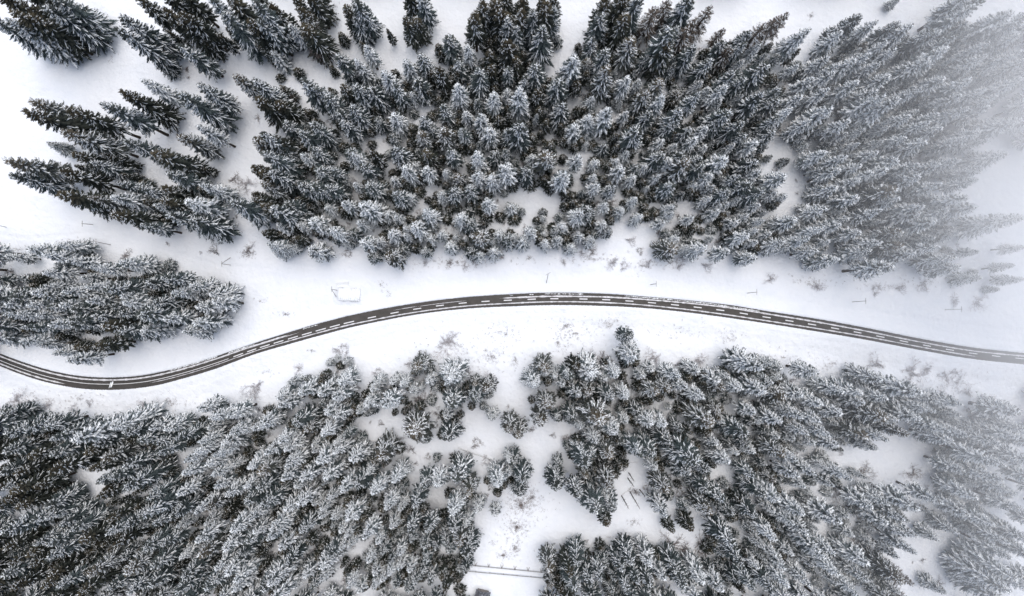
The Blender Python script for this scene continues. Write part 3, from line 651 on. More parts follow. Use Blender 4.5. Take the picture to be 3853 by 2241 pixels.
# lower trees standing between the tall ones
BX = np.array([(t['x'], t['y']) for t in TREES + out])
fill = []
tries = 0
CLEAR = [(300, 1065, 120, 36), (480, 1015, 60, 26), (60, 1060, 80, 36), (2000, 775, 120, 55), (2940, 695, 55, 45), (2910, 590, 60, 28), (2030, 1730, 110, 120), (1430, 1590, 110, 45), (3350, 1715, 170, 110), (3090, 1970, 60, 32), (3540, 2110, 190, 150), (1930, 1560, 60, 190), (1840, 1600, 70, 60), (2380, 1835, 110, 62),
         (905, 700, 75, 65), (1600, 1750, 45, 80), (2600, 775, 70, 34), (640, 640, 70, 30), (1640, 1850, 40, 40), (770, 290, 60, 60), (2350, 900, 50, 60), (2110, 1600, 80, 34), (2420, 1960, 330, 75), (1195, 1520, 30, 40), (1335, 440, 24, 30), (2035, 160, 50, 105), (2450, 160, 40, 40), (3480, 555, 40, 20)]
while tries < 30000 and len(fill) < 1700:
    tries += 1
    t = TREES[rng.randrange(len(TREES))]
    a, dd = rng.uniform(0, 6.283), rng.uniform(2.0, 8.0)
    x, y = t['x'] + dd * math.cos(a), t['y'] + dd * math.sin(a)
    h = t['h'] * rng.uniform(0.30, 0.60)
    qx, qy = x / S + PXW / 2, PXH / 2 - y / S
    if any(((qx - c[0]) / c[2]) ** 2 + ((qy - c[1]) / c[3]) ** 2 < 1 for c in CLEAR):
        continue
    d2 = np.hypot(BX[:, 0] - x, BX[:, 1] - y)
    if d2.min() < 1.7 or (d2 < 12).sum() < 6:
        continue
    # surrounded on all sides, so never out in the open
    near = BX[d2 < 13.0] - (x, y)
    ang = np.sort(np.arctan2(near[:, 1], near[:, 0]))
    gap = np.max(np.diff(np.concatenate([ang, [ang[0] + 6.283]])))
    if gap > 2.45:
        continue
    if fill and min((f['x'] - x) ** 2 + (f['y'] - y) ** 2 for f in fill) < 2.3 ** 2:
        continue
    fill.append(dict(x=x, y=y, h=h, r=rng.uniform(2.0, 3.1), look=rng.choice('dddddm') if qx < 2500 else rng.choice('ddmm' if qx < 2950 else 'mwww'), size='M', px=0, py=0))  # dark looks chosen to deepen the gaps, white ones to brighten under mist
print("single", len(SINGLE), "rest", len(REST), "beyond the frame", len(out), "between", len(fill))
MASS = REST + out + fill
pm = bpy.data.meshes.new("spruce_forest")
pm.from_pydata([(t['x'], t['y'], 0.0) for t in MASS], [], [])
for nme, typ, vals in (("pick", 'INT', [VARS[t['look']][rng.randrange(len(VARS[t['look']]))][3] for t in MASS]),):
    at = pm.attributes.new(nme, typ, 'POINT')
    at.data.foreach_set("value", vals)
at = pm.attributes.new("size", 'FLOAT_VECTOR', 'POINT')
at.data.foreach_set("vector", np.array([(t['r'] / VR, t['r'] / VR, t['h'] / VH) for t in MASS], dtype=np.float32).ravel())
at = pm.attributes.new("turn", 'FLOAT_VECTOR', 'POINT')
at.data.foreach_set("vector", np.array([(rng.uniform(-.03, .03), rng.uniform(-.03, .03), rng.uniform(0, 6.283)) for t in MASS], dtype=np.float32).ravel())
forest = link("spruce_forest", pm, label="snowy spruces filling the forest on both sides of the road", cat="forest", kind="stuff")
ng = bpy.data.node_groups.new("spruce_forest", 'GeometryNodeTree')
ng.interface.new_socket("Geometry", in_out='INPUT', socket_type='NodeSocketGeometry')
ng.interface.new_socket("Geometry", in_out='OUTPUT', socket_type='NodeSocketGeometry')
gi, go = ng.nodes.new("NodeGroupInput"), ng.nodes.new("NodeGroupOutput")
ci = ng.nodes.new("GeometryNodeCollectionInfo")
ci.inputs["Collection"].default_value = pat_col
ci.inputs["Separate Children"].default_value = True
ci.inputs["Reset Children"].default_value = True
ip = ng.nodes.new("GeometryNodeInstanceOnPoints")
ip.inputs["Pick Instance"].default_value = True
def named(nme, typ):
    n = ng.nodes.new("GeometryNodeInputNamedAttribute")
    n.data_type = typ
    n.inputs["Name"].default_value = nme
    return n.outputs[0]
er = ng.nodes.new("FunctionNodeEulerToRotation")
ng.links.new(named("turn", 'FLOAT_VECTOR'), er.inputs[0])
ng.links.new(gi.outputs[0], ip.inputs["Points"])
ng.links.new(ci.outputs[0], ip.inputs["Instance"])
ng.links.new(named("pick", 'INT'), ip.inputs["Instance Index"])
ng.links.new(er.outputs[0], ip.inputs["Rotation"])
ng.links.new(named("size", 'FLOAT_VECTOR'), ip.inputs["Scale"])
ng.links.new(ip.outputs[0], go.inputs[0])
md = forest.modifiers.new("trees", 'NODES')
md.node_group = ng

# ------------------------------------------------------------------ bare shrubs
def shrub(seed, dens=1.0):
    """a leafless bush about 2 m tall and 3 m wide, stems forking into fine twigs"""
    rg = random.Random(seed)
    V, F = [], []
    def grow(p, dr, ln, rad, lev):
        q = p + dr * ln
        mid = (p + q) / 2 + Vector((rg.uniform(-1, 1), rg.uniform(-1, 1), rg.uniform(-.3, .6))) * ln * .10
        tube(V, F, [p, mid, q] if lev > 1 else [p, q], [rad, rad * .8, rad * .55] if lev > 1 else [rad, rad * .5], 3, False)
        if lev == 0:
            return
        for _ in range(3 if lev > 1 else 4):
            d2 = (dr + Vector((rg.uniform(-1, 1), rg.uniform(-1, 1), rg.uniform(-.5, .7))) * .85).normalized()
            grow(p + (q - p) * rg.uniform(.25, 1), d2, ln * rg.uniform(.5, .75), max(rad * .55, .0075), lev - 1)
    for k in range(int(15 * dens)):
        a = 6.283 * k / int(15 * dens) + rg.uniform(-.3, .3)
        e = rg.uniform(0.15, 1.35)
        grow(Vector((rg.uniform(-.5, .5), rg.uniform(-.5, .5), -.1)), Vector((math.cos(a) * math.cos(e), math.sin(a) * math.cos(e), math.sin(e))), rg.uniform(.5, .95), .024, 3)
    return mesh("twigs", V, F, [])
SHRUBS = [shrub(3 + k, 1.0 + .25 * (k % 2)) for k in range(4)]
def shrub_kind(k, m):
    key = (k, m.name)
    if key not in SK:
        me = SHRUBS[k].copy()
        me.materials.append(m)
        SK[key] = me
    return SK[key]
SK = {}
BUSHES = [  # photo x, y, radius in photo pixels, tone, what it stands by
    (1679, 1290, 60, 'g', "large frosted bare shrub on snowy slope under road"), (1284, 1318, 36, 'g', "grey bare shrub above two small spruces"),
    (955, 1467, 50, 'g', "grey bare shrub at the forest rim below bend"), (54, 1503, 42, 'g', "low frosted shrub on slope"),
    (532, 1522, 26, 'g', "small grey shrub on the slope below bend"), (628, 1506, 14, 'g', "tiny shrub under the bend"),
    (3306, 1369, 42, 'g', "misty grey shrub beside road"), (3446, 1403, 56, 'g', "largest misty shrub under the road"), (3497, 1388, 30, 'g', "misty shrub touching a larger shrub"),
    (3597, 1422, 50, 'g', "pale frosted shrub in mist"), (3645, 1475, 30, 'g', "pale shrub in mist"), (2462, 1350, 42, 'g', "frosted shrub beside a big white spruce"), (2634, 1357, 36, 'g', "grey shrub at forest rim"),
    (2278, 1352, 34, 'b', "brownish shrub touching a white spruce"), (804, 943, 27, 'b', "round shrub on farm track verge"), (934, 939, 30, 'b', "thin shrub on farm track verge"),
    (628, 916, 11, 'b', "tiny shrub beside track"), (754, 950, 7, 'b', "single tiny shrub on track verge"), (880, 672, 30, 'b', "grey shrub in small gap"), (925, 690, 40, 'g', "frosted shrub in small gap"), (893, 733, 16, 'b', "small dark shrub in gap"),
    (1307, 950, 24, 'b', "brown fan-shaped shrub at forest rim"), (1245, 945, 14, 'b', "small shrub at forest rim"), (2228, 947, 26, 'b', "brown shrub at forest rim"), (2305, 989, 30, 'g', "frosted shrub on verge"), (2408, 943, 18, 'b', "brown shrub on verge"),
    (2374, 904, 24, 'g', "white frosted shrub in forest notch"), (1990, 970, 12, 'b', "small dark shrub on verge"), (1690, 990, 22, 'b', "thin shrub at forest rim"), (1790, 985, 22, 'b', "thin shrub at forest rim"), (3390, 1084, 26, 'g', "pale shrub in mist"), (3689, 1135, 40, 'g', "broad pale shrub in mist"), (3597, 1131, 28, 'g', "pale shrub in mist"),
    (2351, 2032, 34, 'b', "dark round shrub at clearing edge"), (2389, 2042, 13, 'b', "small dark shrub at clearing edge"), (2531, 2050, 52, 'b', "wide dark shrub at clearing edge"), (2575, 2075, 40, 'b', "dark shrub at clearing edge"), (2653, 2063, 54, 'b', "tall dark shrub at clearing edge"),
    (2209, 2036, 10, 'b', "single small shrub inside the clearing"), (2167, 2086, 30, 'b', "dark shrub at thicket corner"), (2117, 2124, 22, 'b', "dark shrub above fence end"), (2100, 2105, 13, 'b', "small dark shrub above fence end"),
    (3253, 1776, 44, 'b', "reddish grey shrub beside the snowy gap"), (3436, 1783, 38, 'b', "reddish grey shrub beside the snowy gap"), (3138, 1852, 42, 'b', "grey shrub under misty spruces"), (3233, 2044, 40, 'b', "dark shrub among spruces"), (3673, 1560, 56, 'b', "wide brown shrub in misty forest"), (3455, 1633, 34, 'g', "grey shrub in misty forest"),
    (1583, 1500, 34, 'b', "dark thin shrub among small spruces"), (1793, 1667, 26, 'b', "round dark shrub in clearing"), (2079, 1637, 15, 'b', "round dark shrub in clearing"), (2144, 1650, 28, 'b', "dark shrub at clearing"), (2120, 1650, 12, 'b', "small dark shrub at clearing"), (1610, 1718, 15, 'b', "round dark shrub in forest gap"), (1564, 1744, 11, 'b', "small round shrub in forest gap"), (1548, 1691, 20, 'b', "dark shrub in forest gap"),
    (1767, 1712, 20, 'b', "dark shrub by fallen log"), (1830, 1735, 24, 'g', "frosted shrub by fallen log"), (1435, 1594, 15, 'b', "round dark shrub in snowy gap"), (1521, 1554, 12, 'b', "small round shrub in snowy gap"), (1393, 1588, 8, 'b', "tiny shrub in snowy gap"), (1505, 1665, 32, 'g', "frosted brushwood in snowy gap"), (1440, 1670, 30, 'g', "frosted brushwood in snowy gap"),
    (1912, 1530, 9, 'b', "tiny dark shrub beside clearing"), (1205, 2040, 44, 'g', "frosted brushwood in dense forest"), (1330, 2140, 44, 'g', "frosted brushwood in dense forest"), (1400, 1965, 34, 'g', "frosted brushwood in dense forest"), (1160, 2100, 30, 'g', "frosted brushwood in dense forest"),
    (2390, 1850, 24, 'b', "brown brushwood among bare trunks"), (2430, 1835, 16, 'b', "brown brushwood among bare trunks"), (2290, 1760, 18, 'b', "brown brushwood among bare trunks"), (2345, 1765, 14, 'b', "brown brushwood among bare trunks"), (2500, 1870, 28, 'b', "brown brushwood among bare trunks"), (2560, 1860, 26, 'b', "brown brushwood among bare trunks"), (2735, 1825, 20, 'b', "dark shrub in snowy lane"), (3474, 2108, 12, 'b', "small dark shrub in misty clearing"), (3435, 2117, 7, 'b', "tiny dark shrub in misty clearing"), (3592, 2066, 8, 'b', "tiny shrub in misty clearing"), (3603, 2101, 6, 'b', "tiny shrub in misty clearing"), (3537, 2195, 24, 'b', "rounded dark shrub in misty clearing"), (3600, 2190, 24, 'g', "rounded frosted shrub in misty clearing"),
    (30, 1035, 34, 'b', "brown brushwood in tree island"), (70, 1050, 26, 'b', "brown brushwood in tree island"), (480, 1010, 26, 'b', "brown brushwood in tree island"), (470, 960, 28, 'b', "thin brushwood in tree island"), (600, 1035, 26, 'b', "brown brushwood in tree island"), (10, 1280, 20, 'g', "frosted brushwood beside tree island"), (275, 1290, 24, 'b', "dark brushwood at tree island edge"), (2700, 910, 24, 'b', "brown brushwood among spruces"), (2490, 880, 30, 'b', "brown brushwood among spruces"), (2520, 905, 24, 'b', "brown brushwood among spruces"),
    (2190, 950, 22, 'g', "faint frosted shrub at upper forest rim"),
    (2120, 985, 18, 'g', "faint frosted shrub at upper forest rim"),
    (2350, 1000, 22, 'g', "faint frosted shrub at upper forest rim"),
    (2440, 990, 22, 'g', "faint frosted shrub at upper forest rim"),
    (1750, 1000, 20, 'g', "faint frosted shrub at upper forest rim"),
    (1600, 985, 20, 'g', "faint frosted shrub at upper forest rim"),
    (2560, 985, 30, 'g', "faint frosted shrub at upper forest rim"),
    (2660, 1000, 26, 'g', "faint frosted shrub at upper forest rim"),
    (2900, 1050, 26, 'g', "faint frosted shrub at upper forest rim"),
    (3080, 1080, 30, 'g', "faint frosted shrub at upper forest rim"),
    (3300, 1090, 26, 'g', "faint frosted shrub at upper forest rim"),
    (3480, 1075, 30, 'g', "faint frosted shrub at upper forest rim"),
    (1120, 1390, 24, 'g', "faint frosted shrub at lower forest rim"),
    (1330, 1480, 24, 'g', "faint frosted shrub at lower forest rim"),
    (1420, 1400, 22, 'g', "faint frosted shrub at lower forest rim"),
    (1540, 1370, 26, 'g', "faint frosted shrub at lower forest rim"),
    (1760, 1400, 26, 'g', "faint frosted shrub at lower forest rim"),
    (1850, 1420, 30, 'g', "faint frosted shrub at lower forest rim"),
    (2230, 1340, 28, 'g', "faint frosted shrub at lower forest rim"),
    (2560, 1370, 30, 'g', "faint frosted shrub at lower forest rim"),
    (2700, 1420, 30, 'g', "faint frosted shrub at lower forest rim"),
    (2760, 1390, 24, 'g', "faint frosted shrub at lower forest rim"),
    (3000, 1420, 26, 'g', "faint frosted shrub at lower forest rim"),
    (3550, 1480, 30, 'g', "faint frosted shrub at lower forest rim"),
    (3700, 1500, 30, 'g', "faint frosted shrub at lower forest rim"),
    (170, 1525, 30, 'g', "faint frosted shrub at lower forest rim"),
    (270, 1540, 24, 'g', "faint frosted shrub at lower forest rim"),
    (330, 1520, 18, 'g', "faint frosted shrub at lower forest rim"),
]
for i, (px, py, rad, tone, txt) in enumerate(BUSHES):
    rm = rad * S
    hgt = min(rm * .85, 3.2)
    x, y = G(px, py, hgt * .5)
    k = rm / 1.35
    root = link("shrub", None, None, (x, y, gz(x, y)), (0, 0, rng.uniform(0, 6.283)), (k, k, hgt / 1.9), placed_label(txt, px, py), "shrub", "bare shrubs")
    link("twigs", shrub_kind(i % 4, M_TWIG if tone == 'g' else M_BROWNTWIG), root)

# ------------------------------------------------------------------ bare trees, dead trunks, fallen logs
def bare_tree(seed, h, dens):
    rg = random.Random(seed)
    TV, TF, BV, BF = [], [], [], []
    tube(TV, TF, [(0, 0, -.5), (.1, .05, h * .35), (-.05, .1, h * .7), (.05, 0, h)], [.2, .16, .09, .02], 6)
    for k in range(int(40 * dens)):
        t = rg.uniform(.3, .98)
        a = rg.uniform(0, 6.283)
        ln = (1 - t) * 2.6 + .5
        p0 = Vector((0, 0, t * h))
        p1 = p0 + Vector((math.cos(a), math.sin(a), .55)) * ln * .6
        p2 = p1 + Vector((math.cos(a + .3), math.sin(a + .3), .8)) * ln * .5
        tube(BV, BF, [p0, p1, p2], [.045, .03, .012], 3, False)
        for j in range(4):
            b = a + rg.uniform(-1.3, 1.3)
            q = p0 + (p1 - p0) * rg.uniform(.3, 1)
            tube(BV, BF, [q, q + Vector((math.cos(b), math.sin(b), .6)) * ln * .4], [.022, .01], 3, False)
    return mesh("trunk", TV, TF, [M_BARK]), mesh("branches", BV, BF, [M_BROWNTWIG])
bt = [bare_tree(5, 14, 1.0), bare_tree(6, 14, .8)]
for i, (tl, x, y, h, txt) in enumerate((('A2', 520, 480, 15, "leafless tree with pale twigs in snowy gap"), ('A2', 590, 520, 14, "leafless tree beside another bare tree in snowy gap"), ('A2', 660, 540, 10, "small leafless tree in snowy gap"),
                                        ('A2', 325, 920, 11, "slender leafless tree standing alone in forest gap"), ('D3', 1945, 900, 9, "leafless tree above clearing thicket"), ('B2', 2420, 1060, 8, "thin leafless tree at forest rim"))):
    px, py = T(tl, x, y)
    bx, by = G(px, py, h)
    tm, bm_ = bt[i % 2]
    root = link("bare_tree", None, None, (bx, by, gz(bx, by)), (0, 0, rng.uniform(0, 6.283)), (h / 14,) * 3, placed_label(txt, px, py), "tree", "leafless trees")
    link("trunk", tm, root)
    link("crown", bm_, root)
SV_, SF_ = [], []
tube(SV_, SF_, [(0, 0, -.5), (.06, 0, 6), (0, .05, 12), (.05, .02, 18)], [.19, .16, .12, .05], 7)
stub_v, stub_f = [], []
rg = random.Random(4)
for k in range(16):
    a, z = rg.uniform(0, 6.283), rg.uniform(4, 17.5)
    tube(stub_v, stub_f, [(0, 0, z), (math.cos(a) * .8, math.sin(a) * .8, z + rg.uniform(-.2, .3))], [.035, .012], 3, False)
snag_m, stub_m = mesh("trunk", SV_, SF_, [M_BARK]), mesh("branch_stubs", stub_v, stub_f, [M_BARK])
for i, (x0, y0, x1, y1) in enumerate(((1160, 440, 1285, 615), (875, 195, 925, 285), (1148, 255, 1222, 335), (1138, 305, 1222, 388), (1078, 480, 1158, 605), (1388, 250, 1440, 320), (1255, 420, 1305, 490), (1748, 355, 1830, 430), (1735, 465, 1785, 525), (1555, 75, 1600, 130))):
    p0, p1 = T('D3', x0, y0), T('D3', x1, y1)
    c = (PXW / 2, PXH / 2)
    ra, rb = math.hypot(p0[0] - c[0], p0[1] - c[1]), math.hypot(p1[0] - c[0], p1[1] - c[1])
    h = CAM_H * (1 - ra / rb)
    x, y = G(*p0)
    root = link("dead_tree", None, None, (x, y, gz(x, y)), (rng.uniform(-.03, .03), rng.uniform(-.03, .03), rng.uniform(0, 6)), (1, 1, h / 18), placed_label("bare dead trunk standing in thinned clearing", *p0), "dead tree", "dead trunks in the clearing")
    link("trunk", snag_m, root)
    link("branch_stubs", stub_m, root)
def fallen(p0, p1, rad, txt):
    a, b = Vector((*G(*p0), 0)), Vector((*G(*p1), 0))
    a.z, b.z = gz(a.x, a.y) + rad * .7, gz(b.x, b.y) + rad * .7
    mid = (a + b) / 2
    V, F = [], []
    tube(V, F, [a - mid, Vector((0, 0, .02)), b - mid], [rad, rad * .8, rad * .45], 7)
    root = link("fallen_log", mesh("fallen_log", V, F, [M_BARK]), None, mid, label=placed_label(txt, (p0[0] + p1[0]) / 2, (p0[1] + p1[1]) / 2), cat="log", group="fallen logs")
    V, F = [], []
    tube(V, F, [a - mid + Vector((0, .03, rad * .75)), Vector((0, .03, rad * .7)), b - mid + Vector((0, .03, rad * .5))], [rad * .75, rad * .6, rad * .35], 6)
    link("snow_cap", mesh("snow_cap", V, F, [M_TSNOW]), root)
fallen(T('D2', 1985, 12), T('D2', 2415, 162), .18, "long snowy log fallen in forest gap")
fallen(T('B3', 1340, 480), T('B3', 1462, 535), .24, "short log fallen at forest rim")
fallen(T('D3', 830, 228), T('D3', 1170, 195), .15, "log fallen across thinned clearing")
fallen(T('D3', 830, 160), T('D3', 1240, 150), .12, "thin log fallen across thinned clearing")
fallen(T('D3', 1075, 480), T('D3', 1190, 385), .13, "log lying aslant in thinned clearing")
fallen(T('C2', 985, 1395), T('C2', 1440, 1418), .16, "thin log under frosted brushwood")

# ------------------------------------------------------------------ utility poles
def pole(feet, tip, txt, h=9.5, arm=True):
    """feet: photo pixels of one or two feet; tip: photo pixel of the head"""
    tx, ty = G(*tip, h)
    root = link("utility_pole", None, None, (*G(*feet[0]), 0), label=placed_label(txt, *tip), cat="utility pole", group="wooden poles beside the road")
    o = Vector(root.location)
    for f in feet:
        fx, fy = G(*f)
        V, F = [], []
        tube(V, F, [Vector((fx, fy, gz(fx, fy) - .5)) - o, Vector((tx, ty, h)) - o], [.125, .09], 8)
        link("pole_shaft", mesh("pole_shaft", V, F, [M_POLE]), root)
    if arm:
        dx, dy = tx - o.x, ty - o.y
        a = math.atan2(-G(*tip)[0], G(*tip)[1]) if arm is True else arm
        V, F = [], []
        box(V, F, (dx, dy, h - .35), (2.0, .13, .13), math.pi / 2 if arm is True else arm)
        link("crossarm", mesh("crossarm", V, F, [M_POLE]), root)
        for s in (-.85, .85):
            V, F = [], []
            an = math.pi / 2 if arm is True else arm
            q = Vector((dx + s * math.cos(an), dy + s * math.sin(an), h - .28))
            tube(V, F, [q, q + Vector((0, 0, .22))], [.05, .035], 6)
            link("insulator", mesh("insulator", V, F, [M_PAINT]), root)
pole([T('B1', 1088, 942)], T('B1', 937, 911), "single pole beside the tree island track")
pole([T('B1', 910, 741)], T('B1', 802, 733), "single pole at the forest corner")
pole([T('B1', 56, 768)], T('B1', -40, 745), "pole at the snowfield edge")
pole([T('B1', 2262, 1064), T('B1', 2262, 1140)], T('B1', 2176, 1128), "two-legged pole beside the farm track", 9.0)
pole([(1269, 1092), (1265, 1119)], (1247, 1087), "two-legged pole beside the log pile", 8.5)
pole([T('B3', 340, 1320)], T('B3', 357, 1226), "leaning pole above the long curve", 9.5, 0.5)
pole([T('B3', 1365, 1332)], T('B3', 1422, 1325), "short pole above the long curve", 9.0)
pole([T('B3', 2317, 1416)], T('B3', 2412, 1406), "pole on the white verge", 9.0)
pole([T('C4', 830, 40)], T('C4', 968, 30), "pole on the misty verge", 9.6)
pole([T('C4', 1740, 118)], T('C4', 1912, 111), "farthest pole in the mist", 9.6)

# ------------------------------------------------------------------ snow-covered log pile and plank stack
lx, ly = G(1315, 1107)
pile = link("log_pile", None, None, (lx, ly, 0), (0, 0, R(-3)), label="pile of long logs under thick snow between track and road", cat="log pile")
rg = random.Random(8)
for k in range(11):
    x = -3.5 + 7.2 * k / 10
    ln = 4.4 + .5 * math.sin(k * 1.1) + rg.uniform(-.15, .25)
    yo = rg.uniform(-.15, .15) - .25 * math.sin(k / 10 * 3.1)
    zt = .85 + rg.uniform(-.08, .08)
    for lay, z in enumerate((.32, zt)):
        V, F = [], []
        tube(V, F, [(x, yo - ln / 2, z), (x + rg.uniform(-.05, .05), yo + ln / 2, z)], [.33, .29], 9)
        lo = link("log", mesh("log", V, F, [M_CAKED]), pile)
        if lay:
            V, F = [], []
            tube(V, F, [(x, yo - ln / 2 + .03, z + .17), (x, yo, z + .19), (x, yo + ln / 2 - .05, z + .16)], [.30, .315, .28], 9)
            link("snow_cap", mesh("snow_cap", V, F, [M_TSNOW], smooth=True), lo)
V, F = [], []
box(V, F, (.1, -.1, .62), (7.6, 4.1, 1.1))
link("snow_fill", mesh("snow_fill", V, F, [M_TSNOW]), pile)
# drift blown up against the pile
V, F = [], []
ring_n = 48
for q, (gx2, gy2, z) in enumerate(((-.35, -.30, .80), (.0, .0, .72), (.55, .5, .42), (1.3, 1.2, .12), (2.3, 2.1, -.35))):
    for k in range(ring_n):
        a = 6.283 * k / ring_n
        c, s_ = math.cos(a), math.sin(a)
        ex, ey = 3.95 + gx2, 2.35 + gy2
        sq = (abs(c) ** 5 + abs(s_) ** 5) ** (-1 / 5)
        V.append((.1 + c * sq * ex, -.1 + s_ * sq * ey, z + rg.uniform(-.05, .05)))
for q in range(4):
    for k in range(ring_n):
        k2 = (k + 1) % ring_n
        F.append((q * ring_n + k, (q + 1) * ring_n + k, (q + 1) * ring_n + k2, q * ring_n + k2))
link("snow_drift", mesh("snow_drift", V, F, [M_SNOW], smooth=True), pile)
px_, py_ = G(1288, 1069)
stack = link("plank_stack", None, None, (px_, py_, 0), (0, 0, R(4)), label="small stack of snowy planks behind the log pile", cat="plank stack")
for k in range(5):
    V, F = [], []
    box(V, F, (0, -.75 + .36 * k, .18 + .03 * (k % 2)), (4.5, .27, .2))
    pl = link("plank", mesh("plank", V, F, [M_CAKED]), stack)
    V, F = [], []
    box(V, F, (0, -.75 + .36 * k, .34 + .03 * (k % 2)), (4.5, .26, .12))
    link("snow_cap", mesh("snow_cap", V, F, [M_TSNOW]), pl)

# ------------------------------------------------------------------ fenced path and hut at the foot of the picture
def fence(p0, p1, n, txt, h, brace, rails):
    a, b = Vector((*G(*p0), 0)), Vector((*G(*p1), 0))
    root = link("wooden_fence", None, None, a, label=txt, cat="fence", group="fences along the snowy path")
    an = math.atan2(b.y - a.y, b.x - a.x)
    out_ = Vector((-math.sin(an), math.cos(an), 0))
    for k in range(n):
        p = (b - a) * ((k + .5) / n)
        V, F = [], []
        box(V, F, (p.x, p.y, h / 2 - .15), (.16, .16, h + .3), an)
        post = link("post", mesh("post", V, F, [M_WOOD]), root)
        if brace:
            for s in (-.45, .45):
                V, F = [], []
                f = p + out_ * .95 + Vector((math.cos(an), math.sin(an), 0)) * s
                tube(V, F, [f + Vector((0, 0, -.1)), p + Vector((0, 0, h * .8))], [.07, .06], 5)
                link("brace", mesh("brace", V, F, [M_WOOD]), post)
    for z in rails:
        for k in range(n):
            q0, q1 = (b - a) * (k / n), (b - a) * ((k + 1) / n)
            m_ = (q0 + q1) / 2
            V, F = [], []
            box(V, F, (m_.x, m_.y, z), ((q1 - q0).length - .04, .07, .16), an)
            link("rail", mesh("rail", V, F, [M_WOOD]), root)
    V, F = [], []
    m_ = (b - a) / 2
    box(V, F, (m_.x, m_.y, h + .06), ((b - a).length, .10, .07), an)
    link("snow_cap", mesh("snow_cap", V, F, [M_TSNOW]), root)
fence((1765, 2122), (2060, 2151), 6, "braced wooden fence on the upper side of the snowy path", 1.5, True, (.55, 1.15))
fence((1765, 2146), (2075, 2174), 6, "plain wooden fence on the lower side of the snowy path", 1.2, False, (.5, 1.0))
V, F = [], []
for k in range(30):
    x = 1740 + 350 * k / 29
    for off, z in ((-13, -.2), (-9, .28), (9, .28), (13, -.2)):
        gx_, gy_ = G(x, 2134 + .0935 * (x - 1765) + off)
        V.append((gx_, gy_, z))
for k in range(29):
    for q in range(3):
        F.append((4 * k + q, 4 * k + q + 1, 4 * k + q + 5, 4 * k + q + 4)[::-1])
link("path", mesh("path", V, F, [M_SNOW]), label="narrow snow-covered path between two fences", kind="structure")

M_ROOF = noisy("hut_roof", [(0.35, (0.06, 0.062, 0.07)), (0.55, (0.13, 0.135, 0.155)), (0.72, (0.5, 0.52, 0.56))], 2.4, 6, .9, .2, .08, 5)
hx, hy = G(1814, 2239)
hut = link("hut", None, None, (hx, hy, 0), (0, 0, R(-13)), label="small dark hut with frost-patched roof below the path", cat="hut")
V, F = [], []
box(V, F, (0, 0, 1.1), (4.0, 4.2, 2.4))
V += [(-2, -2.1, 2.3), (2, -2.1, 2.3), (0, -2.1, 3.4), (-2, 2.1, 2.3), (2, 2.1, 2.3), (0, 2.1, 3.4)]
F += [(8, 9, 10), (13, 12, 11)]
link("wall", mesh("wall", V, F, [M_WOOD]), hut)
for s in (-1, 1):
    V, F = [], []
    n = 9
    for j in range(n):
        y = -2.6 + 5.2 * j / (n - 1)
        jj = rg.uniform(-.08, .08)
        V += [(0, y, 3.62), (s * 2.6 + jj, y, 2.12), (0, y, 3.50), (s * 2.6 + jj, y, 2.0)]
    for j in range(n - 1):
        q = 4 * j
        F += [(q, q + 1, q + 5, q + 4), (q + 2, q + 6, q + 7, q + 3), (q + 1, q + 3, q + 7, q + 5)]
    F += [(0, 2, 3, 1), (4 * n - 4, 4 * n - 3, 4 * n - 1, 4 * n - 2)]
    rf = link("roof_slope", mesh("roof_slope", V, F, [M_ROOF]), hut)
V, F = [], []
box(V, F, (0, -2.13, 1.0), (.9, .07, 1.9))
dr = link("door", mesh("door", V, F, [M_BARK]), hut)
V, F = [], []
box(V, F, (.32, -2.19, 1.0), (.05, .06, .16))
link("handle", mesh("handle", V, F, [M_WOOD]), dr)

# ------------------------------------------------------------------ dry grass and brush tips poking through the snow
GRASS = [(2130, 1225, 60, 28, 60), (2160, 1255, 120, 50, 90), (2290, 1215, 50, 26, 60), (1900, 1255, 90, 50, 90), (2100, 1290, 50, 60, 60), (1850, 1340, 110, 60, 110), (1600, 1350, 130, 45, 80), (1730, 1300, 100, 60, 60), (2560, 1250, 220, 60, 70), (2740, 1270, 60, 30, 40), (2950, 1345, 150, 40, 60), (3120, 1370, 60, 30, 40), (3600, 1440, 170, 50, 110),
         (100, 1510, 110, 42, 110), (650, 1520, 110, 30, 60), (300, 1500, 120, 30, 40), (560, 1560, 80, 14, 30), (1000, 1400, 70, 14, 14), (1170, 1318, 14, 7, 12), (1960, 1900, 80, 75, 330), (2000, 1870, 50, 45, 120), (1945, 1985, 60, 50, 190), (1938, 2060, 22, 34, 60), (1895, 2088, 44, 20, 60), (1850, 2040, 30, 20, 10), (2250, 975, 220, 26, 90), (2420, 1000, 60, 30, 50), (2520, 985, 60, 30, 60), (1720, 985, 260, 26, 120), (1250, 80, 45, 45, 40), (1240, 20, 20, 16, 14), (1430, 1070, 14, 14, 10), (1460, 1100, 26, 18, 12), (930, 950, 40, 30, 40), (1075, 1182, 24, 8, 26), (980, 1130, 22, 12, 14), (2385, 1960, 26, 18, 30), (700, 640, 12, 8, 6), (710, 290, 12, 8, 14), (3050, 60, 16, 10, 18), (2870, 90, 30, 8, 10), (3500, 1060, 160, 30, 60), (3060, 1060, 130, 26, 60), (3330, 1080, 90, 20, 40), (250, 905, 100, 10, 14), (60, 935, 40, 12, 14), (1940, 1360, 14, 40, 30), (3150, 1905, 60, 30, 30), (2290, 2020, 70, 10, 14), (890, 720, 60, 50, 60), (2720, 780, 40, 60, 20), (420, 220, 20, 30, 10), (560, 1180, 60, 20, 8)]
V, F = [], []
rg = random.Random(77)
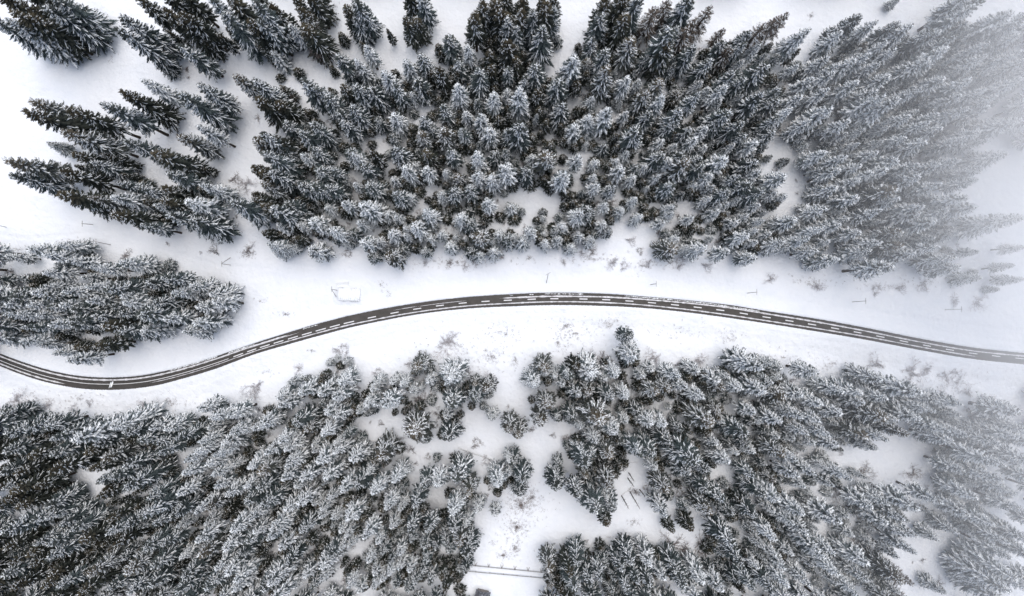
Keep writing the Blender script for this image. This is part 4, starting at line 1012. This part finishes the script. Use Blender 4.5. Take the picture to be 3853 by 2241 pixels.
for (cx, cy_, rx, ry, cnt) in GRASS:
    for k in range(cnt):
        a, q = rg.uniform(0, 6.283), abs(rg.gauss(0, .65))
        x, y = G(cx + rx * q * math.cos(a), cy_ + ry * q * math.sin(a))
        z = gz(x, y)
        for b in range(rg.randrange(6, 12)):
            an, ln, w = rg.uniform(0, 6.283), rg.uniform(.25, .8), rg.uniform(.012, .032)
            ox, oy = x + rg.uniform(-.25, .25), y + rg.uniform(-.25, .25)
            c, s = math.cos(an), math.sin(an)
            i0 = len(V)
            V += [(ox - s * w, oy + c * w, z - .05), (ox + s * w, oy - c * w, z - .05), (ox + c * ln * .8, oy + s * ln * .8, z + ln * .55)]
            F.append((i0, i0 + 1, i0 + 2))
link("dry_grass", mesh("dry_grass", V, F, [M_BROWNTWIG]), label="dry grass and brush tips poking through the snow", kind="stuff")

# ------------------------------------------------------------------ leafless undergrowth between the trunks
und = []
rg = random.Random(31)
while len(und) < 1300:
    t = TREES[rg.randrange(len(TREES))]
    a, dd = rg.uniform(0, 6.283), rg.uniform(2.5, 8.0)
    x, y = t['x'] + dd * math.cos(a), t['y'] + dd * math.sin(a)
    qx, qy = x / S + PXW / 2, PXH / 2 - y / S
    if any(((qx - c[0]) / c[2]) ** 2 + ((qy - c[1]) / c[3]) ** 2 < 0.8 for c in CLEAR):
        continue
    d2 = np.hypot(BX[:, 0] - x, BX[:, 1] - y)
    near = BX[d2 < 13.0] - (x, y)
    ang = np.sort(np.arctan2(near[:, 1], near[:, 0]))
    if len(ang) < 6 or np.max(np.diff(np.concatenate([ang, [ang[0] + 6.283]]))) > 2.3:
        continue
    k = rg.uniform(.55, 1.3)
    und.append(((x, y, gz(x, y)), (k, k, k * rg.uniform(.5, 1.0)), (0, 0, rg.uniform(0, 6.283)), rg.randrange(4)))
bush_col = bpy.data.collections.new("undergrowth_patterns")
for k in range(4):
    bush_col.objects.link(bpy.data.objects.new("undergrowth_pattern_%s" % "abcd"[k], shrub_kind(k, M_BROWNTWIG)))
um = bpy.data.meshes.new("undergrowth")
um.from_pydata([u[0] for u in und], [], [])
at = um.attributes.new("pick", 'INT', 'POINT'); at.data.foreach_set("value", [u[3] for u in und])
at = um.attributes.new("size", 'FLOAT_VECTOR', 'POINT'); at.data.foreach_set("vector", np.array([u[1] for u in und], dtype=np.float32).ravel())
at = um.attributes.new("turn", 'FLOAT_VECTOR', 'POINT'); at.data.foreach_set("vector", np.array([u[2] for u in und], dtype=np.float32).ravel())
uo = link("undergrowth", um, label="leafless brown undergrowth between the trunks of the forest", cat="undergrowth", kind="stuff")
ng2 = ng.copy()
for n_ in ng2.nodes:
    if n_.bl_idname == "GeometryNodeCollectionInfo":
        n_.inputs["Collection"].default_value = bush_col
uo.modifiers.new("bushes", 'NODES').node_group = ng2

# ------------------------------------------------------------------ haze and the drifting mist bank
def volume_mat(name, density, col=(1.0, 1.0, 1.0), aniso=0.0):
    m = bpy.data.materials.new(name)
    m.use_nodes = True
    nt = m.node_tree
    nt.nodes.remove(nt.nodes["Principled BSDF"])
    v = nt.nodes.new("ShaderNodeVolumePrincipled")
    v.inputs["Color"].default_value = (*col, 1)
    v.inputs["Density"].default_value = density
    v.inputs["Anisotropy"].default_value = aniso
    nt.links.new(v.outputs[0], nt.nodes["Material Output"].inputs["Volume"])
    return m
def mist_tau(px, py):
    """how thick the mist lies over a photo pixel"""
    d1 = np.clip((px - 2650) / 1200, 0, 1.15)
    core = 0.68 * d1 ** 2.4
    vert = 0.36 + 0.64 * np.exp(-((py - 600) / 750.0) ** 2)
    lump = 0.55 + 0.60 * vnoise(px * 1.0, py * 1.0, 430, 21) + 0.30 * vnoise(px * 1.0, py * 1.0, 170, 22)
    return core * vert * lump
mx = np.linspace(2150, 4700, 110)
my = np.linspace(-500, 2800, 130)
MX, MY = np.meshgrid(mx, my)
tau = mist_tau(MX.ravel(), MY.ravel())
rim = np.minimum.reduce([(MX.ravel() - 2150) / 300, (4700 - MX.ravel()) / 300, (MY.ravel() + 500) / 300, (2800 - MY.ravel()) / 300])
thick = tau / MIST_DENSITY * np.clip(rim, 0, 1) + 0.02
nx_, ny_ = len(mx), len(my)
MB, MK = 44.0, (CAM_H - 46.0) / CAM_H          # the bank hangs just above the tree tops
top = [((x - PXW / 2) * S * MK, (PXH / 2 - y) * S * MK, MB + 0.45 * t) for x, y, t in zip(MX.ravel(), MY.ravel(), thick)]
bot = [(p[0], p[1], MB - 0.55 * t) for p, t in zip(top, thick)]
NV_ = len(top)
F = []
for j in range(ny_ - 1):
    for i in range(nx_ - 1):
        a = j * nx_ + i
        F.append((a, a + nx_, a + nx_ + 1, a + 1))
        F.append((NV_ + a, NV_ + a + 1, NV_ + a + nx_ + 1, NV_ + a + nx_))
ring = [i for i in range(nx_)] + [j * nx_ + nx_ - 1 for j in range(1, ny_)] + [(ny_ - 1) * nx_ + i for i in range(nx_ - 2, -1, -1)] + [j * nx_ for j in range(ny_ - 2, 0, -1)]
for a, c in zip(ring, ring[1:] + ring[:1]):
    F.append((a, c, NV_ + c, NV_ + a))
mist_me = mesh("mist", top + bot, F, [volume_mat("mist_air", MIST_DENSITY)])
bm = bmesh.new()
bm.from_mesh(mist_me)
bmesh.ops.recalc_face_normals(bm, faces=bm.faces)
print("mist volume m3", round(bm.calc_volume(signed=True)), "open edges", sum(1 for e in bm.edges if not e.is_manifold))
bm.to_mesh(mist_me)
bm.free()
link("mist", mist_me, label="bank of pale mist drifting over the far right of the valley", kind="stuff")
